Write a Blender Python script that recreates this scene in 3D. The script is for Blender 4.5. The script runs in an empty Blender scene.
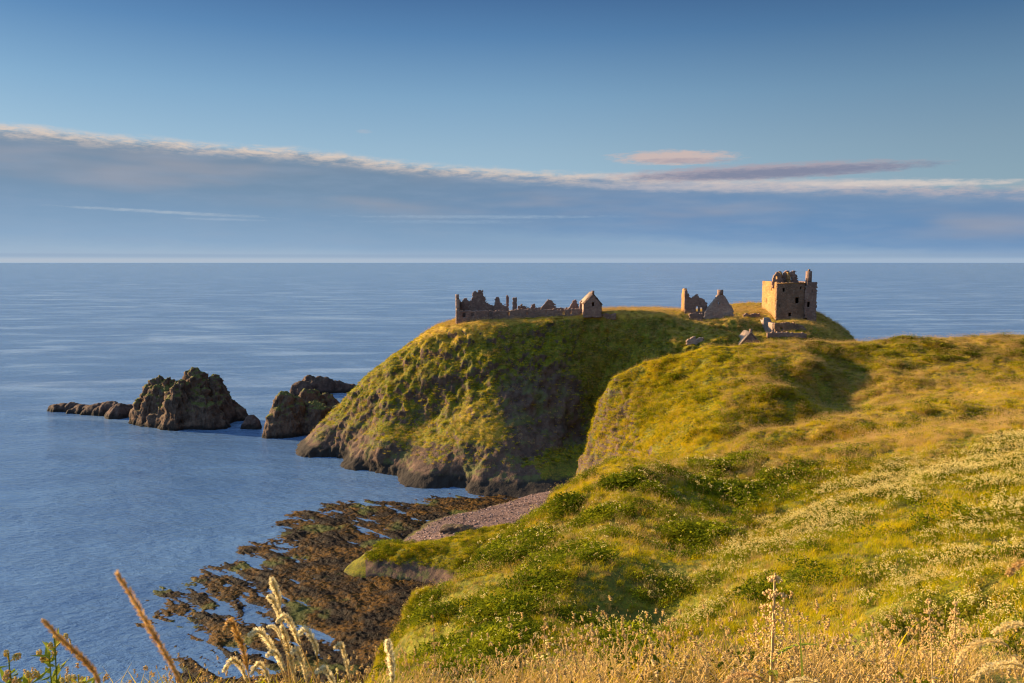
import bpy, bmesh, math, random
import numpy as np
from mathutils import Vector, Matrix, Euler
R = math.radians
random.seed(7)
rng = np.random.default_rng(7)
S = bpy.context.scene
COL = S.collection

# ---------------------------------------------------------------- camera
CAM_H = 60.0
F = 803.0                                   # focal length in pixels of the 1024 wide frame
PITCH = math.atan((341.5 - 262.5) / F)
cam = bpy.data.cameras.new('camera')
cam.lens = 36.0 * F / 1024.0
cam.sensor_width = 36.0
cam.clip_start = 0.05
cam.clip_end = 200000.0
cam.dof.use_dof = True
cam.dof.focus_distance = 90.0
cam.dof.aperture_fstop = 11.0
camo = bpy.data.objects.new('camera', cam)
COL.objects.link(camo)
camo.location = (0, 0, CAM_H)
camo.rotation_euler = (math.pi / 2 - PITCH, 0, 0)
S.camera = camo

# ---------------------------------------------------------------- sun, sky, exposure
SUN_AZ = -71.0        # degrees to the right of the view direction (negative: left)
SUN_EL = 15.0
sun = bpy.data.lights.new('sun', 'SUN')
sun.energy = 5.0
sun.angle = R(0.6)
sun.color = (1.0, 0.74, 0.42)
suno = bpy.data.objects.new('sun', sun)
COL.objects.link(suno)
sd = Vector((math.sin(R(SUN_AZ)) * math.cos(R(SUN_EL)), math.cos(R(SUN_AZ)) * math.cos(R(SUN_EL)), math.sin(R(SUN_EL))))
suno.rotation_euler = sd.to_track_quat('Z', 'Y').to_euler()
S.view_settings.view_transform = 'Standard'
S.view_settings.look = 'None'
S.view_settings.exposure = 1.65
S.view_settings.gamma = 1.0
S.view_settings.use_curve_mapping = False
S.cycles.use_denoising = True
S.cycles.pixel_filter_type = 'BLACKMAN_HARRIS'
S.cycles.filter_width = 1.15
S.cycles.max_bounces = 5
S.cycles.diffuse_bounces = 2
S.cycles.glossy_bounces = 2
S.cycles.transmission_bounces = 2
S.cycles.transparent_max_bounces = 4
S.cycles.caustics_reflective = False
S.cycles.caustics_refractive = False


class NG:
    """small helper to write node graphs as expressions"""
    def __init__(self, tree):
        self.t = tree
        self.x = 0

    def n(self, typ, **kw):
        nd = self.t.nodes.new(typ)
        self.x += 40
        nd.location = (self.x, -self.x % 300)
        for k, v in kw.items():
            setattr(nd, k, v)
        return nd

    def put(self, sock, v):
        if isinstance(v, bpy.types.NodeSocket):
            self.t.links.new(v, sock)
        elif v is not None:
            if isinstance(v, (tuple, list)) and len(v) == 3 and sock.type == 'RGBA':
                v = (*v, 1)
            sock.default_value = v

    def m(self, op, a, b=None, c=None, clamp=False):
        nd = self.n('ShaderNodeMath', operation=op, use_clamp=clamp)
        for s, v in zip(nd.inputs, (a, b, c)):
            self.put(s, v)
        return nd.outputs[0]

    def vm(self, op, a, b=None):
        nd = self.n('ShaderNodeVectorMath', operation=op)
        self.put(nd.inputs[0], a)
        if op == 'SCALE':
            self.put(nd.inputs['Scale'], b)
        elif b is not None:
            self.put(nd.inputs[1], b)
        return nd.outputs[0]

    def ss(self, v, lo, hi, a=0.0, b=1.0):
        nd = self.n('ShaderNodeMapRange', interpolation_type='SMOOTHSTEP')
        for s, q in zip(nd.inputs, (v, lo, hi, a, b)):
            self.put(s, q)
        return nd.outputs[0]

    def noise(self, vec, scale, detail=4, rough=0.55, dist=0.0, dim='3D', color=False):
        nd = self.n('ShaderNodeTexNoise', noise_dimensions=dim)
        self.put(nd.inputs['Vector'], vec)
        nd.inputs['Scale'].default_value = scale
        nd.inputs['Detail'].default_value = detail
        nd.inputs['Roughness'].default_value = rough
        nd.inputs['Distortion'].default_value = dist
        return nd.outputs['Color' if color else 'Fac']

    def mix(self, f, a, b, mode='MIX'):
        nd = self.n('ShaderNodeMix', data_type='RGBA', blend_type=mode)
        self.put(nd.inputs[0], f)
        self.put(nd.inputs[6], a)
        self.put(nd.inputs[7], b)
        return nd.outputs[2]

    def ramp(self, f, stops, interp='LINEAR'):
        nd = self.n('ShaderNodeValToRGB')
        cr = nd.color_ramp
        cr.interpolation = interp
        while len(cr.elements) < len(stops):
            cr.elements.new(0.5)
        for e, (p, c) in zip(cr.elements, stops):
            e.position = p
            e.color = (*c, 1)
        self.put(nd.inputs[0], f)
        return nd.outputs[0]

    def comb(self, x, y, z):
        nd = self.n('ShaderNodeCombineXYZ')
        for s, v in zip(nd.inputs, (x, y, z)):
            self.put(s, v)
        return nd.outputs[0]

    def sep(self, v):
        nd = self.n('ShaderNodeSeparateXYZ')
        self.put(nd.inputs[0], v)
        return nd.outputs


def lin(r, g, b):
    return tuple(((c / 255 + 0.055) / 1.055) ** 2.4 if c > 10 else c / 255 / 12.92 for c in (r, g, b))


def build_world():
    w = bpy.data.worlds.new('World')
    S.world = w
    w.use_nodes = True
    t = w.node_tree
    t.nodes.clear()
    g = NG(t)
    sky = g.n('ShaderNodeTexSky', sky_type='NISHITA')
    sky.sun_disc = False
    sky.sun_elevation = R(SUN_EL)
    sky.sun_rotation = R(SUN_AZ)
    sky.altitude = 50
    sky.air_density = 1.0
    sky.dust_density = 1.2
    sky.ozone_density = 2.0
    tc = g.n('ShaderNodeTexCoord')
    d = g.sep(tc.outputs['Generated'])
    el = g.m('MULTIPLY', g.m('ARCSINE', d[2]), 57.2958)              # elevation in degrees
    az = g.m('MULTIPLY', g.m('ARCTAN2', d[0], d[1]), 57.2958)        # degrees right of north
    ST = 0.10
    K = 1.0 / ST / (2 ** S.view_settings.exposure)                   # cloud luminance for this exposure
    def C(r, gg, b):
        return tuple(c * K for c in lin(r, gg, b))
    # clear sky, tinted by height
    tint = g.ramp(g.m('DIVIDE', el, 40, clamp=True), [
        (0.0, (0.80, 0.86, 1.0)), (0.14, (0.62, 0.80, 0.95)), (0.30, (0.36, 0.60, 0.84)), (0.5, (0.22, 0.42, 0.72)), (1.0, (0.2, 0.38, 0.66))])
    clear = g.mix(1.0, sky.outputs[0], tint, 'MULTIPLY')
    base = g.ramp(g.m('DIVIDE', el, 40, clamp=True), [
        (0.0, C(165, 184, 204)), (0.10, C(156, 182, 200)), (0.19, C(144, 171, 190)), (0.28, C(122, 156, 182)), (0.38, C(84, 123, 161)), (0.47, C(56, 89, 130)), (0.56, C(66, 106, 156)), (0.75, C(120, 158, 205)), (1.0, C(150, 182, 222))])  # top stops, unseen above the frame, brightened to fill the shade
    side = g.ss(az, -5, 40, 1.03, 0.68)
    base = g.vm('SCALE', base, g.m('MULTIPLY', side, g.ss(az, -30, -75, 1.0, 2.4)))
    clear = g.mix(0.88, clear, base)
    # the bank of cloud, its upper edge sinking to the right
    p = g.comb(g.m('MULTIPLY', az, 0.16), g.m('MULTIPLY', el, 0.9), 0.0)
    pl = g.comb(g.m('MULTIPLY', az, 0.06), g.m('MULTIPLY', el, 0.35), 2.0)
    n1 = g.noise(p, 1.3, 6, 0.6)
    n2 = g.noise(pl, 1.0, 3)
    n3 = g.noise(g.comb(g.m('MULTIPLY', az, 0.35), g.m('MULTIPLY', el, 1.5), 4.0), 2.0, 5, 0.6)
    azn = g.m('DIVIDE', g.m('ADD', az, 40), 80, clamp=True)
    er = g.ramp(azn, [(p_, (e_ / 10,) * 3) for p_, e_ in ((0.0, 8.3), (0.094, 8.0), (0.28, 7.5), (0.36, 7.25), (0.40, 6.8), (0.5, 6.3), (0.6, 5.9), (0.71, 5.4), (0.906, 4.4), (1.0, 4.0))])
    edge = g.m('MULTIPLY', g.sep(er)[0], 10.0)
    edge = g.m('ADD', edge, g.m('MULTIPLY', g.m('SUBTRACT', g.noise(g.comb(az, 0.0, 0.0), 0.16, 2), 0.5), 0.5))
    edge = g.m('ADD', edge, g.m('MULTIPLY', g.m('SUBTRACT', n3, 0.5), 0.45))
    dd = g.m('SUBTRACT', edge, el)                                   # >0 inside the bank
    bank = g.ss(dd, -0.20, 0.40)
    body = g.ramp(g.m('DIVIDE', dd, 7.0, clamp=True), [
        (0.0, C(134, 152, 170)), (0.12, C(116, 141, 166)), (0.35, C(118, 145, 172)), (0.62, C(124, 155, 186)), (0.88, C(140, 169, 198)), (1.0, C(154, 179, 203))])
    right = g.ramp(g.m('DIVIDE', dd, 4.5, clamp=True), [
        (0.0, C(134, 154, 178)), (0.25, C(110, 142, 178)), (0.6, C(106, 143, 184)), (0.85, C(118, 152, 190)), (1.0, C(142, 170, 198))])
    body = g.mix(g.ss(az, -15, 15), body, right)
    rose = g.m('MULTIPLY', g.ss(n2, 0.42, 0.72), g.m('MULTIPLY', g.ss(dd, 0.2, 1.3), g.ss(dd, 4.2, 2.2)))
    body = g.mix(g.m('MULTIPLY', rose, 0.6), body, C(166, 163, 170))
    body = g.mix(g.m('MULTIPLY', g.ss(n1, 0.4, 0.7), 0.18), body, C(150, 168, 192))
    rim = g.m('MULTIPLY', g.ss(dd, -0.40, 0.12), g.ss(dd, 0.95, 0.05))
    rimn = g.ss(g.noise(g.comb(g.m('MULTIPLY', az, 0.5), g.m('MULTIPLY', el, 2.0), 9.0), 1.2, 5, 0.65), 0.34, 0.66, 0.05, 1.0)
    rim = g.m('MULTIPLY', rim, g.m('MULTIPLY', rimn, g.ss(az, 36, -25, 0.55, 0.9)))
    rimc = g.mix(g.ss(az, 0, 30), C(226, 206, 190), C(212, 190, 184))
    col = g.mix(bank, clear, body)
    col = g.mix(rim, col, rimc)
    # pale band lying on the horizon
    hb = g.m('MULTIPLY', g.ss(el, 1.15, 0.25), g.ss(az, -35, 30, 0.6, 0.35))
    col = g.mix(hb, col, C(168, 186, 206))
    hl = g.m('MULTIPLY', g.ss(el, -0.05, 0.06), g.ss(el, 0.36, 0.16))
    col = g.mix(g.m('MULTIPLY', hl, 0.35), col, g.mix(g.ss(az, -34, 10), C(205, 205, 208), C(184, 196, 212)))
    hg = g.m('MULTIPLY', g.ss(el, 0.30, 0.42), g.ss(el, 0.62, 0.5))
    col = g.mix(g.m('MULTIPLY', hg, 0.35), col, C(140, 162, 190))

    # separate streaks: (azimuth, elevation, half width, half height, colour, amount, slope)
    def streak(a0, e0, wa, he, c, amt, slope=0.0, sc=1.0, seed=0.0, soft=0.6, na=2.3):
        x = g.m('DIVIDE', g.m('SUBTRACT', az, a0), wa)
        y0 = g.m('SUBTRACT', g.m('SUBTRACT', el, e0), g.m('MULTIPLY', g.m('SUBTRACT', az, a0), slope))
        nn = g.m('SUBTRACT', g.noise(g.comb(g.m('MULTIPLY', az, 0.45 * sc), g.m('MULTIPLY', el, 2.2 * sc), seed), 1.0, 7, 0.68), 0.5)
        y = g.m('DIVIDE', y0, he)
        r2 = g.m('ADD', g.m('MULTIPLY', x, x), g.m('MULTIPLY', y, y))
        r2 = g.m('ADD', r2, g.m('MULTIPLY', nn, na))
        return g.m('MULTIPLY', g.ss(r2, 1.0, 1.0 - soft), amt), c
    for a in [
        (16.5, 5.15, 14.0, 0.55, C(206, 196, 196), 0.55, -0.015, 1.0, 5.0, 1.2),
        (11.2, 7.15, 5.0, 0.58, C(206, 184, 178), 0.9, -0.01, 1.8, 3.0, 0.9, 1.9),
        (11.8, 6.92, 4.0, 0.26, C(164, 156, 168), 0.7, -0.02, 2.4, 4.0, 1.2, 2.2),
        (9.5, 5.95, 6.5, 0.35, C(212, 198, 194), 0.6, 0.0, 1.1, 6.0, 1.2),
        (17.0, 6.05, 11.8, 0.66, C(172, 158, 168), 0.85, 0.012, 1.8, 7.0, 1.0, 1.7),
        (18.0, 5.95, 11.5, 0.44, C(128, 136, 160), 0.95, 0.015, 2.0, 8.0, 1.0, 1.5),
        (26.0, 5.0, 8.0, 0.26, C(220, 208, 200), 0.75, -0.03, 1.6, 11.0, 1.2),
        (-23.0, 3.25, 7.5, 0.15, C(172, 187, 202), 0.7, -0.035, 2.2, 13.0, 1.5, 2.4), (-19.5, 2.85, 3.5, 0.10, C(160, 180, 202), 0.6, -0.01, 2.2, 14.0, 1.4),
        (-2.0, 3.20, 12.0, 0.16, C(158, 180, 202), 0.6, 0.0, 2.4, 17.0, 1.6, 2.6),
        (-4.5, 2.85, 7.0, 0.18, C(150, 175, 200), 0.5, 0.0, 2.2, 19.0, 1.6, 2.6),
        (-10.2, 8.9, 0.7, 0.16, C(170, 182, 198), 0.5, 0.0, 2.0, 23.0, 1.2)]:
        f, c = streak(*a)
        col = g.mix(f, col, c)
    # below the horizon: darker sea-like bounce
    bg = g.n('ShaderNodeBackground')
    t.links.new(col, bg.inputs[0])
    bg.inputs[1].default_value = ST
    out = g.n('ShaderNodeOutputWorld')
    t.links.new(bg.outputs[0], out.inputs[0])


build_world()

# ---------------------------------------------------------------- survey helpers
CP, SP = math.cos(PITCH), math.sin(PITCH)


def ray(u, v):
    cx, cy = (u - 512) / F, -(v - 341.5) / F
    return cx, CP + SP * cy, -SP + CP * cy


def at(u, v, Y):
    """point at ground distance Y seen on survey bearing u, v"""
    a, b, c = ray(u, v)
    return (a / b * Y, Y, CAM_H + c / b * Y)


def lev(u, v, z):
    a, b, c = ray(u, v)
    k = (z - CAM_H) / c
    return (a * k, b * k, z)


def proj(x, y, z):
    """survey bearing of a world point (used for zoning the vegetation)"""
    dz = z - CAM_H
    f = y * CP - dz * SP
    up = y * SP + dz * CP
    f = np.where(np.abs(f) < 1e-3, 1e-3, f)
    return 512 + F * x / f, 341.5 - F * up / f, f


_perm = np.random.default_rng(3).permutation(4096).astype(np.int64)
_val = np.random.default_rng(4).random(4096) * 2 - 1


def vnoise(x, y, z):
    xi, yi, zi = np.floor(x).astype(np.int64), np.floor(y).astype(np.int64), np.floor(z).astype(np.int64)
    fx, fy, fz = x - xi, y - yi, z - zi
    fx = fx * fx * fx * (fx * (fx * 6 - 15) + 10)
    fy = fy * fy * fy * (fy * (fy * 6 - 15) + 10)
    fz = fz * fz * fz * (fz * (fz * 6 - 15) + 10)

    def h(a, b, c):
        return _val[_perm[(_perm[(_perm[a & 4095] + b) & 4095] + c) & 4095]]
    r = 0
    for dx in (0, 1):
        for dy in (0, 1):
            for dz in (0, 1):
                r = r + h(xi + dx, yi + dy, zi + dz) * (fx if dx else 1 - fx) * (fy if dy else 1 - fy) * (fz if dz else 1 - fz)
    return r


def fbm(x, y, z=0.0, octv=4, gain=0.5, seed=0.0):
    x = np.asarray(x, float); y = np.asarray(y, float); z = np.zeros_like(x) + z
    s, a, tot = 0, 1.0, 0
    for k in range(octv):
        s = s + a * vnoise(x + seed * 7.1 + 31.7 * k, y + seed * 3.3 + 11.3 * k, z + 5.9 * k + seed)
        tot += a
        a *= gain
        x, y, z = x * 2.03 * 0.8 + y * 2.03 * 0.6, -x * 2.03 * 0.6 + y * 2.03 * 0.8, z * 2.03
    return s / tot * 1.6


def ridged(x, y, z=0.0, octv=4, gain=0.5, seed=0.0):
    x = np.asarray(x, float); y = np.asarray(y, float); z = np.zeros_like(x) + z
    s, a, tot = 0, 1.0, 0
    for k in range(octv):
        s = s + a * (1 - 2 * np.abs(vnoise(x + seed * 7.1 + 31.7 * k, y + 11.3 * k, z + 5.9 * k + seed)))
        tot += a
        a *= gain
        x, y, z = x * 2.07 * 0.8 + y * 2.07 * 0.6, -x * 2.07 * 0.6 + y * 2.07 * 0.8, z * 2.07
    return s / tot


def sstep(v, a, b):
    t = np.clip((v - a) / (b - a), 0, 1)
    return t * t * (3 - 2 * t)


class RBF:
    def __init__(self, pts, eps=2.0, smooth=0.0):
        P = np.array(pts, float)
        self.p = P[:, :2]
        self.eps = eps
        n = len(P)
        D = np.linalg.norm(self.p[:, None] - self.p[None], axis=2)
        A = np.zeros((n + 3, n + 3))
        A[:n, :n] = np.sqrt(D * D + eps * eps) - smooth * np.eye(n)
        A[:n, n] = 1; A[:n, n + 1:] = self.p
        A[n:, :n] = A[:n, n:].T
        b = np.zeros(n + 3); b[:n] = P[:, 2]
        self.w = np.linalg.solve(A, b)

    def __call__(self, x, y):
        sh = np.shape(x)
        x = np.ravel(x); y = np.ravel(y)
        n = len(self.p)
        r = self.w[n] + self.w[n + 1] * x + self.w[n + 2] * y
        for i in range(n):
            r = r + self.w[i] * np.sqrt((x - self.p[i, 0]) ** 2 + (y - self.p[i, 1]) ** 2 + self.eps ** 2)
        return r.reshape(sh)


def grid_mesh(name, X, Y, Z, mat, attrs=None, smooth=True):
    nr, nc = X.shape
    co = np.stack([X, Y, Z], -1).reshape(-1, 3).astype(np.float32)
    i = np.arange(nr * nc).reshape(nr, nc)
    q = np.stack([i[:-1, :-1], i[:-1, 1:], i[1:, 1:], i[1:, :-1]], -1).reshape(-1, 4)
    return raw_mesh(name, co, q, mat, attrs, smooth)


def raw_mesh(name, co, q, mat, attrs=None, smooth=True):
    me = bpy.data.meshes.new(name)
    k = q.shape[1]
    me.vertices.add(len(co)); me.vertices.foreach_set('co', np.asarray(co, np.float32).ravel())
    me.loops.add(q.size); me.loops.foreach_set('vertex_index', q.ravel().astype(np.int32))
    me.polygons.add(len(q)); me.polygons.foreach_set('loop_start', (np.arange(len(q)) * k).astype(np.int32))
    me.update(calc_edges=True)
    if smooth:
        me.polygons.foreach_set('use_smooth', np.ones(len(q), bool))
    for nm, arr in (attrs or {}).items():
        a = me.attributes.new(nm, 'FLOAT', 'POINT')
        a.data.foreach_set('value', np.ravel(arr).astype(np.float32))
    if mat:
        me.materials.append(mat)
    o = bpy.data.objects.new(name, me)
    COL.objects.link(o)
    return o


def normals(X, Y, Z):
    def dif(A, ax):
        return np.gradient(A, axis=ax)
    a = np.stack([dif(X, 1), dif(Y, 1), dif(Z, 1)], -1)
    b = np.stack([dif(X, 0), dif(Y, 0), dif(Z, 0)], -1)
    n = np.cross(a, b)
    n /= np.linalg.norm(n, axis=-1, keepdims=True) + 1e-9
    n *= np.sign(n[..., 2:3] + 1e-9)
    return n


# ---------------------------------------------------------------- materials
def new_mat(name):
    m = bpy.data.materials.new(name)
    m.use_nodes = True
    t = m.node_tree
    t.nodes.clear()
    g = NG(t)
    out = g.n('ShaderNodeOutputMaterial')
    b = g.n('ShaderNodeBsdfPrincipled')
    t.links.new(b.outputs[0], out.inputs[0])
    b.inputs['Roughness'].default_value = 0.9
    b.inputs['Specular IOR Level'].default_value = 0.15
    return m, g, b, out


def bump(g, b, h, dist, strength=1.0, prev=None):
    n = g.n('ShaderNodeBump')
    g.put(n.inputs['Height'], h)
    n.inputs['Distance'].default_value = dist
    n.inputs['Strength'].default_value = strength
    if prev is not None:
        g.put(n.inputs['Normal'], prev)
    g.put(b.inputs['Normal'], n.outputs[0])
    return n.outputs[0]


def attr(g, name):
    a = g.n('ShaderNodeAttribute', attribute_name=name)
    return a.outputs['Fac']


GREEN = (0.150, 0.145, 0.010)
DEEP = (0.075, 0.072, 0.012)
STRAW = (0.36, 0.23, 0.03)
OCHRE = (0.27, 0.155, 0.020)


def terrain_mat(name, gscale, rockc1=(0.120, 0.072, 0.048), rockc2=(0.055, 0.035, 0.027), tide=2.0):
    m, g, b, _ = new_mat(name)
    geo = g.n('ShaderNodeNewGeometry')
    P = geo.outputs['Position']
    rock = attr(g, 'rock'); dry = attr(g, 'dry'); sand = attr(g, 'sand')
    nL = g.noise(P, 0.045 * gscale, 4)
    nM = g.noise(P, 0.35 * gscale, 5, 0.65)
    nS = g.noise(P, 1.6 * gscale, 4, 0.7)
    grass = g.mix(g.ss(nM, 0.35, 0.65), DEEP, GREEN)
    grass = g.mix(g.m('MULTIPLY', g.ss(g.noise(P, 2.6 * gscale, 4, 0.75), 0.5, 0.62), 0.7), grass, (0.05, 0.055, 0.010))
    grass = g.mix(g.m('MULTIPLY', g.ss(nS, 0.45, 0.7), 0.6), grass, OCHRE)
    d = g.m('ADD', dry, g.m('MULTIPLY', g.m('SUBTRACT', nL, 0.5), 1.2))
    d = g.m('ADD', d, g.m('MULTIPLY', g.m('SUBTRACT', nS, 0.5), 0.7))
    grass = g.mix(g.ss(d, 0.35, 0.85), grass, g.mix(g.ss(nM, 0.4, 0.65), STRAW, OCHRE))
    v = g.n('ShaderNodeTexVoronoi'); g.put(v.inputs['Vector'], P); v.inputs['Scale'].default_value = 0.5 * gscale
    rc = g.mix(g.ss(nM, 0.3, 0.7), rockc2, rockc1)
    rc = g.mix(g.m('MULTIPLY', g.ss(nS, 0.5, 0.75), 0.45), rc, (0.20, 0.14, 0.105))
    lichen = g.m('MULTIPLY', g.ss(g.noise(P, 0.22 * gscale, 5, 0.7), 0.5, 0.62), 0.7)
    rc = g.mix(lichen, rc, (0.10, 0.105, 0.03))
    r = g.m('ADD', rock, g.m('MULTIPLY', g.m('SUBTRACT', g.noise(P, 0.8 * gscale, 5, 0.7), 0.5), 1.1))
    c = g.mix(g.ss(r, 0.42, 0.58), grass, rc)
    z = g.sep(P)[2]
    zz = g.m('ADD', z, g.m('MULTIPLY', g.m('SUBTRACT', nM, 0.5), 2.0))
    c = g.mix(g.ss(zz, tide + 0.2, tide - 0.9), c, (0.028, 0.022, 0.018))           # wet, weed-blackened tide line
    sc = g.mix(g.ss(g.noise(P, 3.0, 3, 0.7), 0.38, 0.62), (0.095, 0.058, 0.047), (0.23, 0.14, 0.112))
    sc = g.mix(g.ss(g.noise(g.vm('MULTIPLY', P, (0.25, 1.0, 1.0)), 0.5, 3), 0.5, 0.6), sc, g.mix(1.0, sc, (0.62, 0.6, 0.6), 'MULTIPLY'))
    c = g.mix(sand, c, sc)
    g.put(b.inputs['Base Color'], c)
    b.inputs['Roughness'].default_value = 0.95
    h = g.m('ADD', g.m('MULTIPLY', nM, 0.7), g.m('MULTIPLY', nS, 0.3))
    bump(g, b, h, 1.0 / gscale, 0.9)
    return m


def sea_mat():
    m, g, b, _ = new_mat('sea_water')
    geo = g.n('ShaderNodeNewGeometry')
    P = geo.outputs['Position']
    sx = g.sep(P)
    # waves run towards the shore, crests stretched across the wind
    q = g.comb(g.m('MULTIPLY', sx[0], 0.45), sx[1], 0.0)
    q2 = g.comb(g.m('ADD', g.m('MULTIPLY', sx[0], 0.5), g.m('MULTIPLY', sx[1], 0.25)), sx[1], 3.0)
    w1 = g.noise(q, 0.95, 4, 0.6, 0.3)
    w2 = g.noise(q2, 0.16, 3, 0.5, 0.2)
    w3 = g.noise(P, 2.6, 2, 0.5)
    # wind lanes: long streaks where the surface is rougher or slicker
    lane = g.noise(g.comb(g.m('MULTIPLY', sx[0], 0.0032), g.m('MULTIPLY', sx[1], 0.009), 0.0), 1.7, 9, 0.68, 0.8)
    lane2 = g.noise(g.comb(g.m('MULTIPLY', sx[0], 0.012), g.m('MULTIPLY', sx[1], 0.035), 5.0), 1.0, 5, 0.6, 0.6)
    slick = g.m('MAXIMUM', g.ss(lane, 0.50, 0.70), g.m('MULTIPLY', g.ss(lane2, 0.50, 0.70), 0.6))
    h = g.m('ADD', g.m('MULTIPLY', w1, 0.60), g.m('MULTIPLY', w2, 1.2))
    h = g.m('ADD', h, g.m('MULTIPLY', w3, 0.11))
    h = g.m('MULTIPLY', h, g.m('SUBTRACT', 1.0, g.m('MULTIPLY', slick, 0.55)))
    bump(g, b, h, 0.75, 1.0)
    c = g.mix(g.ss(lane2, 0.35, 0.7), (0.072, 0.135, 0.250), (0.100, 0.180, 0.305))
    c = g.mix(g.m('MULTIPLY', g.m('MULTIPLY', slick, 0.75), g.ss(sx[1], 230, 420)), c, (0.34, 0.43, 0.52))  # pale sheen and far glints of the lanes painted into the water colour
    g.put(b.inputs['Base Color'], c)
    b.inputs['Roughness'].default_value = 0.13
    b.inputs['IOR'].default_value = 1.33
    b.inputs['Specular IOR Level'].default_value = 0.5
    return m


# ---------------------------------------------------------------- structure
def structure(o, name=None):
    o['kind'] = 'structure'
    return o


SEA = sea_mat()
rr = np.array([0.5, 120, 300, 700, 1500, 4000, 12000, 40000, 110000.])
aa = np.linspace(0, 2 * math.pi, 65)
A_, R_ = np.meshgrid(aa, rr)
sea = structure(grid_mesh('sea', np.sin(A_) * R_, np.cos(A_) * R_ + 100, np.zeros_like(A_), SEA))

# --- castle headland
HP = [
    # foot of the cliff at the water, from the left nose round to the right
    lev(296, 447, 0), lev(308, 458, 0), lev(345, 470, 0), lev(400, 484, 0), lev(430, 489, 0), lev(470, 492, 0), lev(520, 494, 0.6), lev(545, 492, 1.2),
    lev(555, 478, 3), lev(585, 463, 4), lev(605, 448, 8),
    # nose ridge against the sea
    at(320, 424, 261), at(345, 398, 258), at(372, 374, 256), at(400, 354, 254), at(425, 338, 252), at(445, 326.5, 250),
    # lit flank
    at(360, 420, 245), at(390, 440, 229), at(420, 455, 221), at(400, 400, 241), at(420, 420, 236), at(440, 360, 241), at(470, 345, 240),
    at(440, 390, 237), at(470, 400, 231), at(470, 440, 218.5),
    # rim below the ruined range
    at(470, 321.5, 247), at(500, 321, 246), at(540, 319, 247), at(570, 317, 249), at(600, 314.5, 252), at(640, 312, 254), at(655, 314, 250),
    # dark face
    at(520, 345, 240), at(560, 340, 243), at(600, 340, 246), at(530, 390, 232), at(570, 380, 236), at(610, 375, 242),
    at(500, 440, 217), at(540, 440, 221), at(575, 430, 232), at(600, 410, 240), at(640, 350, 245), at(660, 335, 243),
    # hollow and mounds between the chapel and the keep
    at(680, 322, 252), at(680, 330, 244), at(700, 332, 243), at(690, 345, 238), at(700, 319.5, 262), at(720, 319, 260), at(745, 327, 256), at(752, 330, 258),
    at(735, 338, 240), at(720, 340, 236), at(765, 332, 246), at(790, 327, 252), at(815, 326, 254), at(800, 336, 243), at(830, 330, 254), at(852, 345, 252),
    at(870, 372, 252), at(882, 400, 252), at(895, 440, 255),
    at(762, 335, 256), at(768, 336, 252), at(756, 334, 252), at(745, 342, 238), at(752, 342, 244), at(772, 337, 248),
    # far side of the plateau
    at(640, 308, 292), at(600, 309.5, 292), at(560, 310, 290), at(500, 312, 288), at(470, 313, 285), at(700, 310, 285), at(760, 302.5, 292), at(730, 303.5, 290),
    at(815, 311, 275), at(830, 318, 272), at(845, 330, 272),
    (-30, 280, 25), (-48, 285, 8), (-60, 285, -2), (-45, 310, -4), (-20, 315, 6), (-15, 300, 28), (20, 320, 8), (20, 305, 28), (55, 325, 8), (60, 310, 30), (90, 330, 5), (95, 312, 30),
    (120, 310, 5), (115, 290, 25), (-20, 335, -5), (50, 345, -5), (110, 345, -5), (135, 300, -4), (128, 270, 5), (140, 250, -4), (-80, 270, -5), (-78, 250, -5), (-60, 240, -5), (-40, 222, -5), (-15, 206, -4),
    (110, 235, 10), (100, 225, 18), (85, 222, 22), (60, 222, 20), (75, 205, 12), (45, 215, 10), (35, 205, 4), (130, 215, -3), (100, 195, 12), (60, 185, 8),
]
HRBF = RBF(HP, eps=3.0, smooth=0.3)


HCAP = RBF([
    (-60, 255, 42), at(445, 325, 250), at(470, 320.5, 247), at(500, 320, 246), at(540, 318, 247), at(570, 316, 249), at(600, 313.5, 252), at(640, 311, 254), at(655, 313, 250),
    at(640, 307, 292), at(600, 308.5, 292), at(560, 309.5, 290), at(500, 311, 288), at(470, 312, 285), at(440, 316, 285), at(700, 309, 285), at(700, 311, 265), at(760, 302.5, 292), at(732, 303.5, 290),
    at(680, 316, 252), at(720, 312, 260), at(745, 317, 256), at(765, 326, 248), at(790, 326, 252), at(815, 324, 254), at(815, 309, 275), at(830, 318, 272), at(845, 331, 272),
    at(850, 338, 255), at(770, 310, 272), (60, 225, 44), (0, 225, 45), (-30, 225, 45), (-10, 320, 44), (60, 330, 44), (115, 320, 42), (125, 260, 30)], eps=3.0, smooth=0.3)


def head_h(x, y):
    a, b = HRBF(x, y), HCAP(x, y)
    k = 2.0
    h = np.clip(0.5 + 0.5 * (b - a) / k, 0, 1)
    return b * (1 - h) + a * h - k * h * (1 - h)


def cliff_detail(X, Y, Z, amp, seed, wl=9.0, flat_amp=0.35):
    """push the surface along its normal: gullies and ribs on steep ground, tussocks on flat"""
    N = normals(X, Y, Z)
    steep = sstep(1 - N[..., 2], 0.12, 0.42)
    low = sstep(Z, -4, 0.5)
    a = ridged(X / wl, Y / wl, Z / (wl * 3.2), 5, 0.6, seed) - 0.1
    b = fbm(X / (wl * .38), Y / (wl * .38), Z / (wl * .5), 4, 0.6, seed + 3)
    c = fbm(X / 2.2, Y / 2.2, Z / 2.2, 4, 0.6, seed + 5)
    d = steep * (a * amp + b * amp * 0.65 + c * 1.0) + (1 - steep) * (b * flat_amp + c * flat_amp * 0.8)
    d = d + steep * fbm(X / 19, Y / 19, Z / 25, 2, 0.5, seed + 8) * amp * 1.3
    d = d * (0.3 + 0.7 * low)
    return X + N[..., 0] * d, Y + N[..., 1] * d, Z + N[..., 2] * d * 0.6, N, steep


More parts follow.
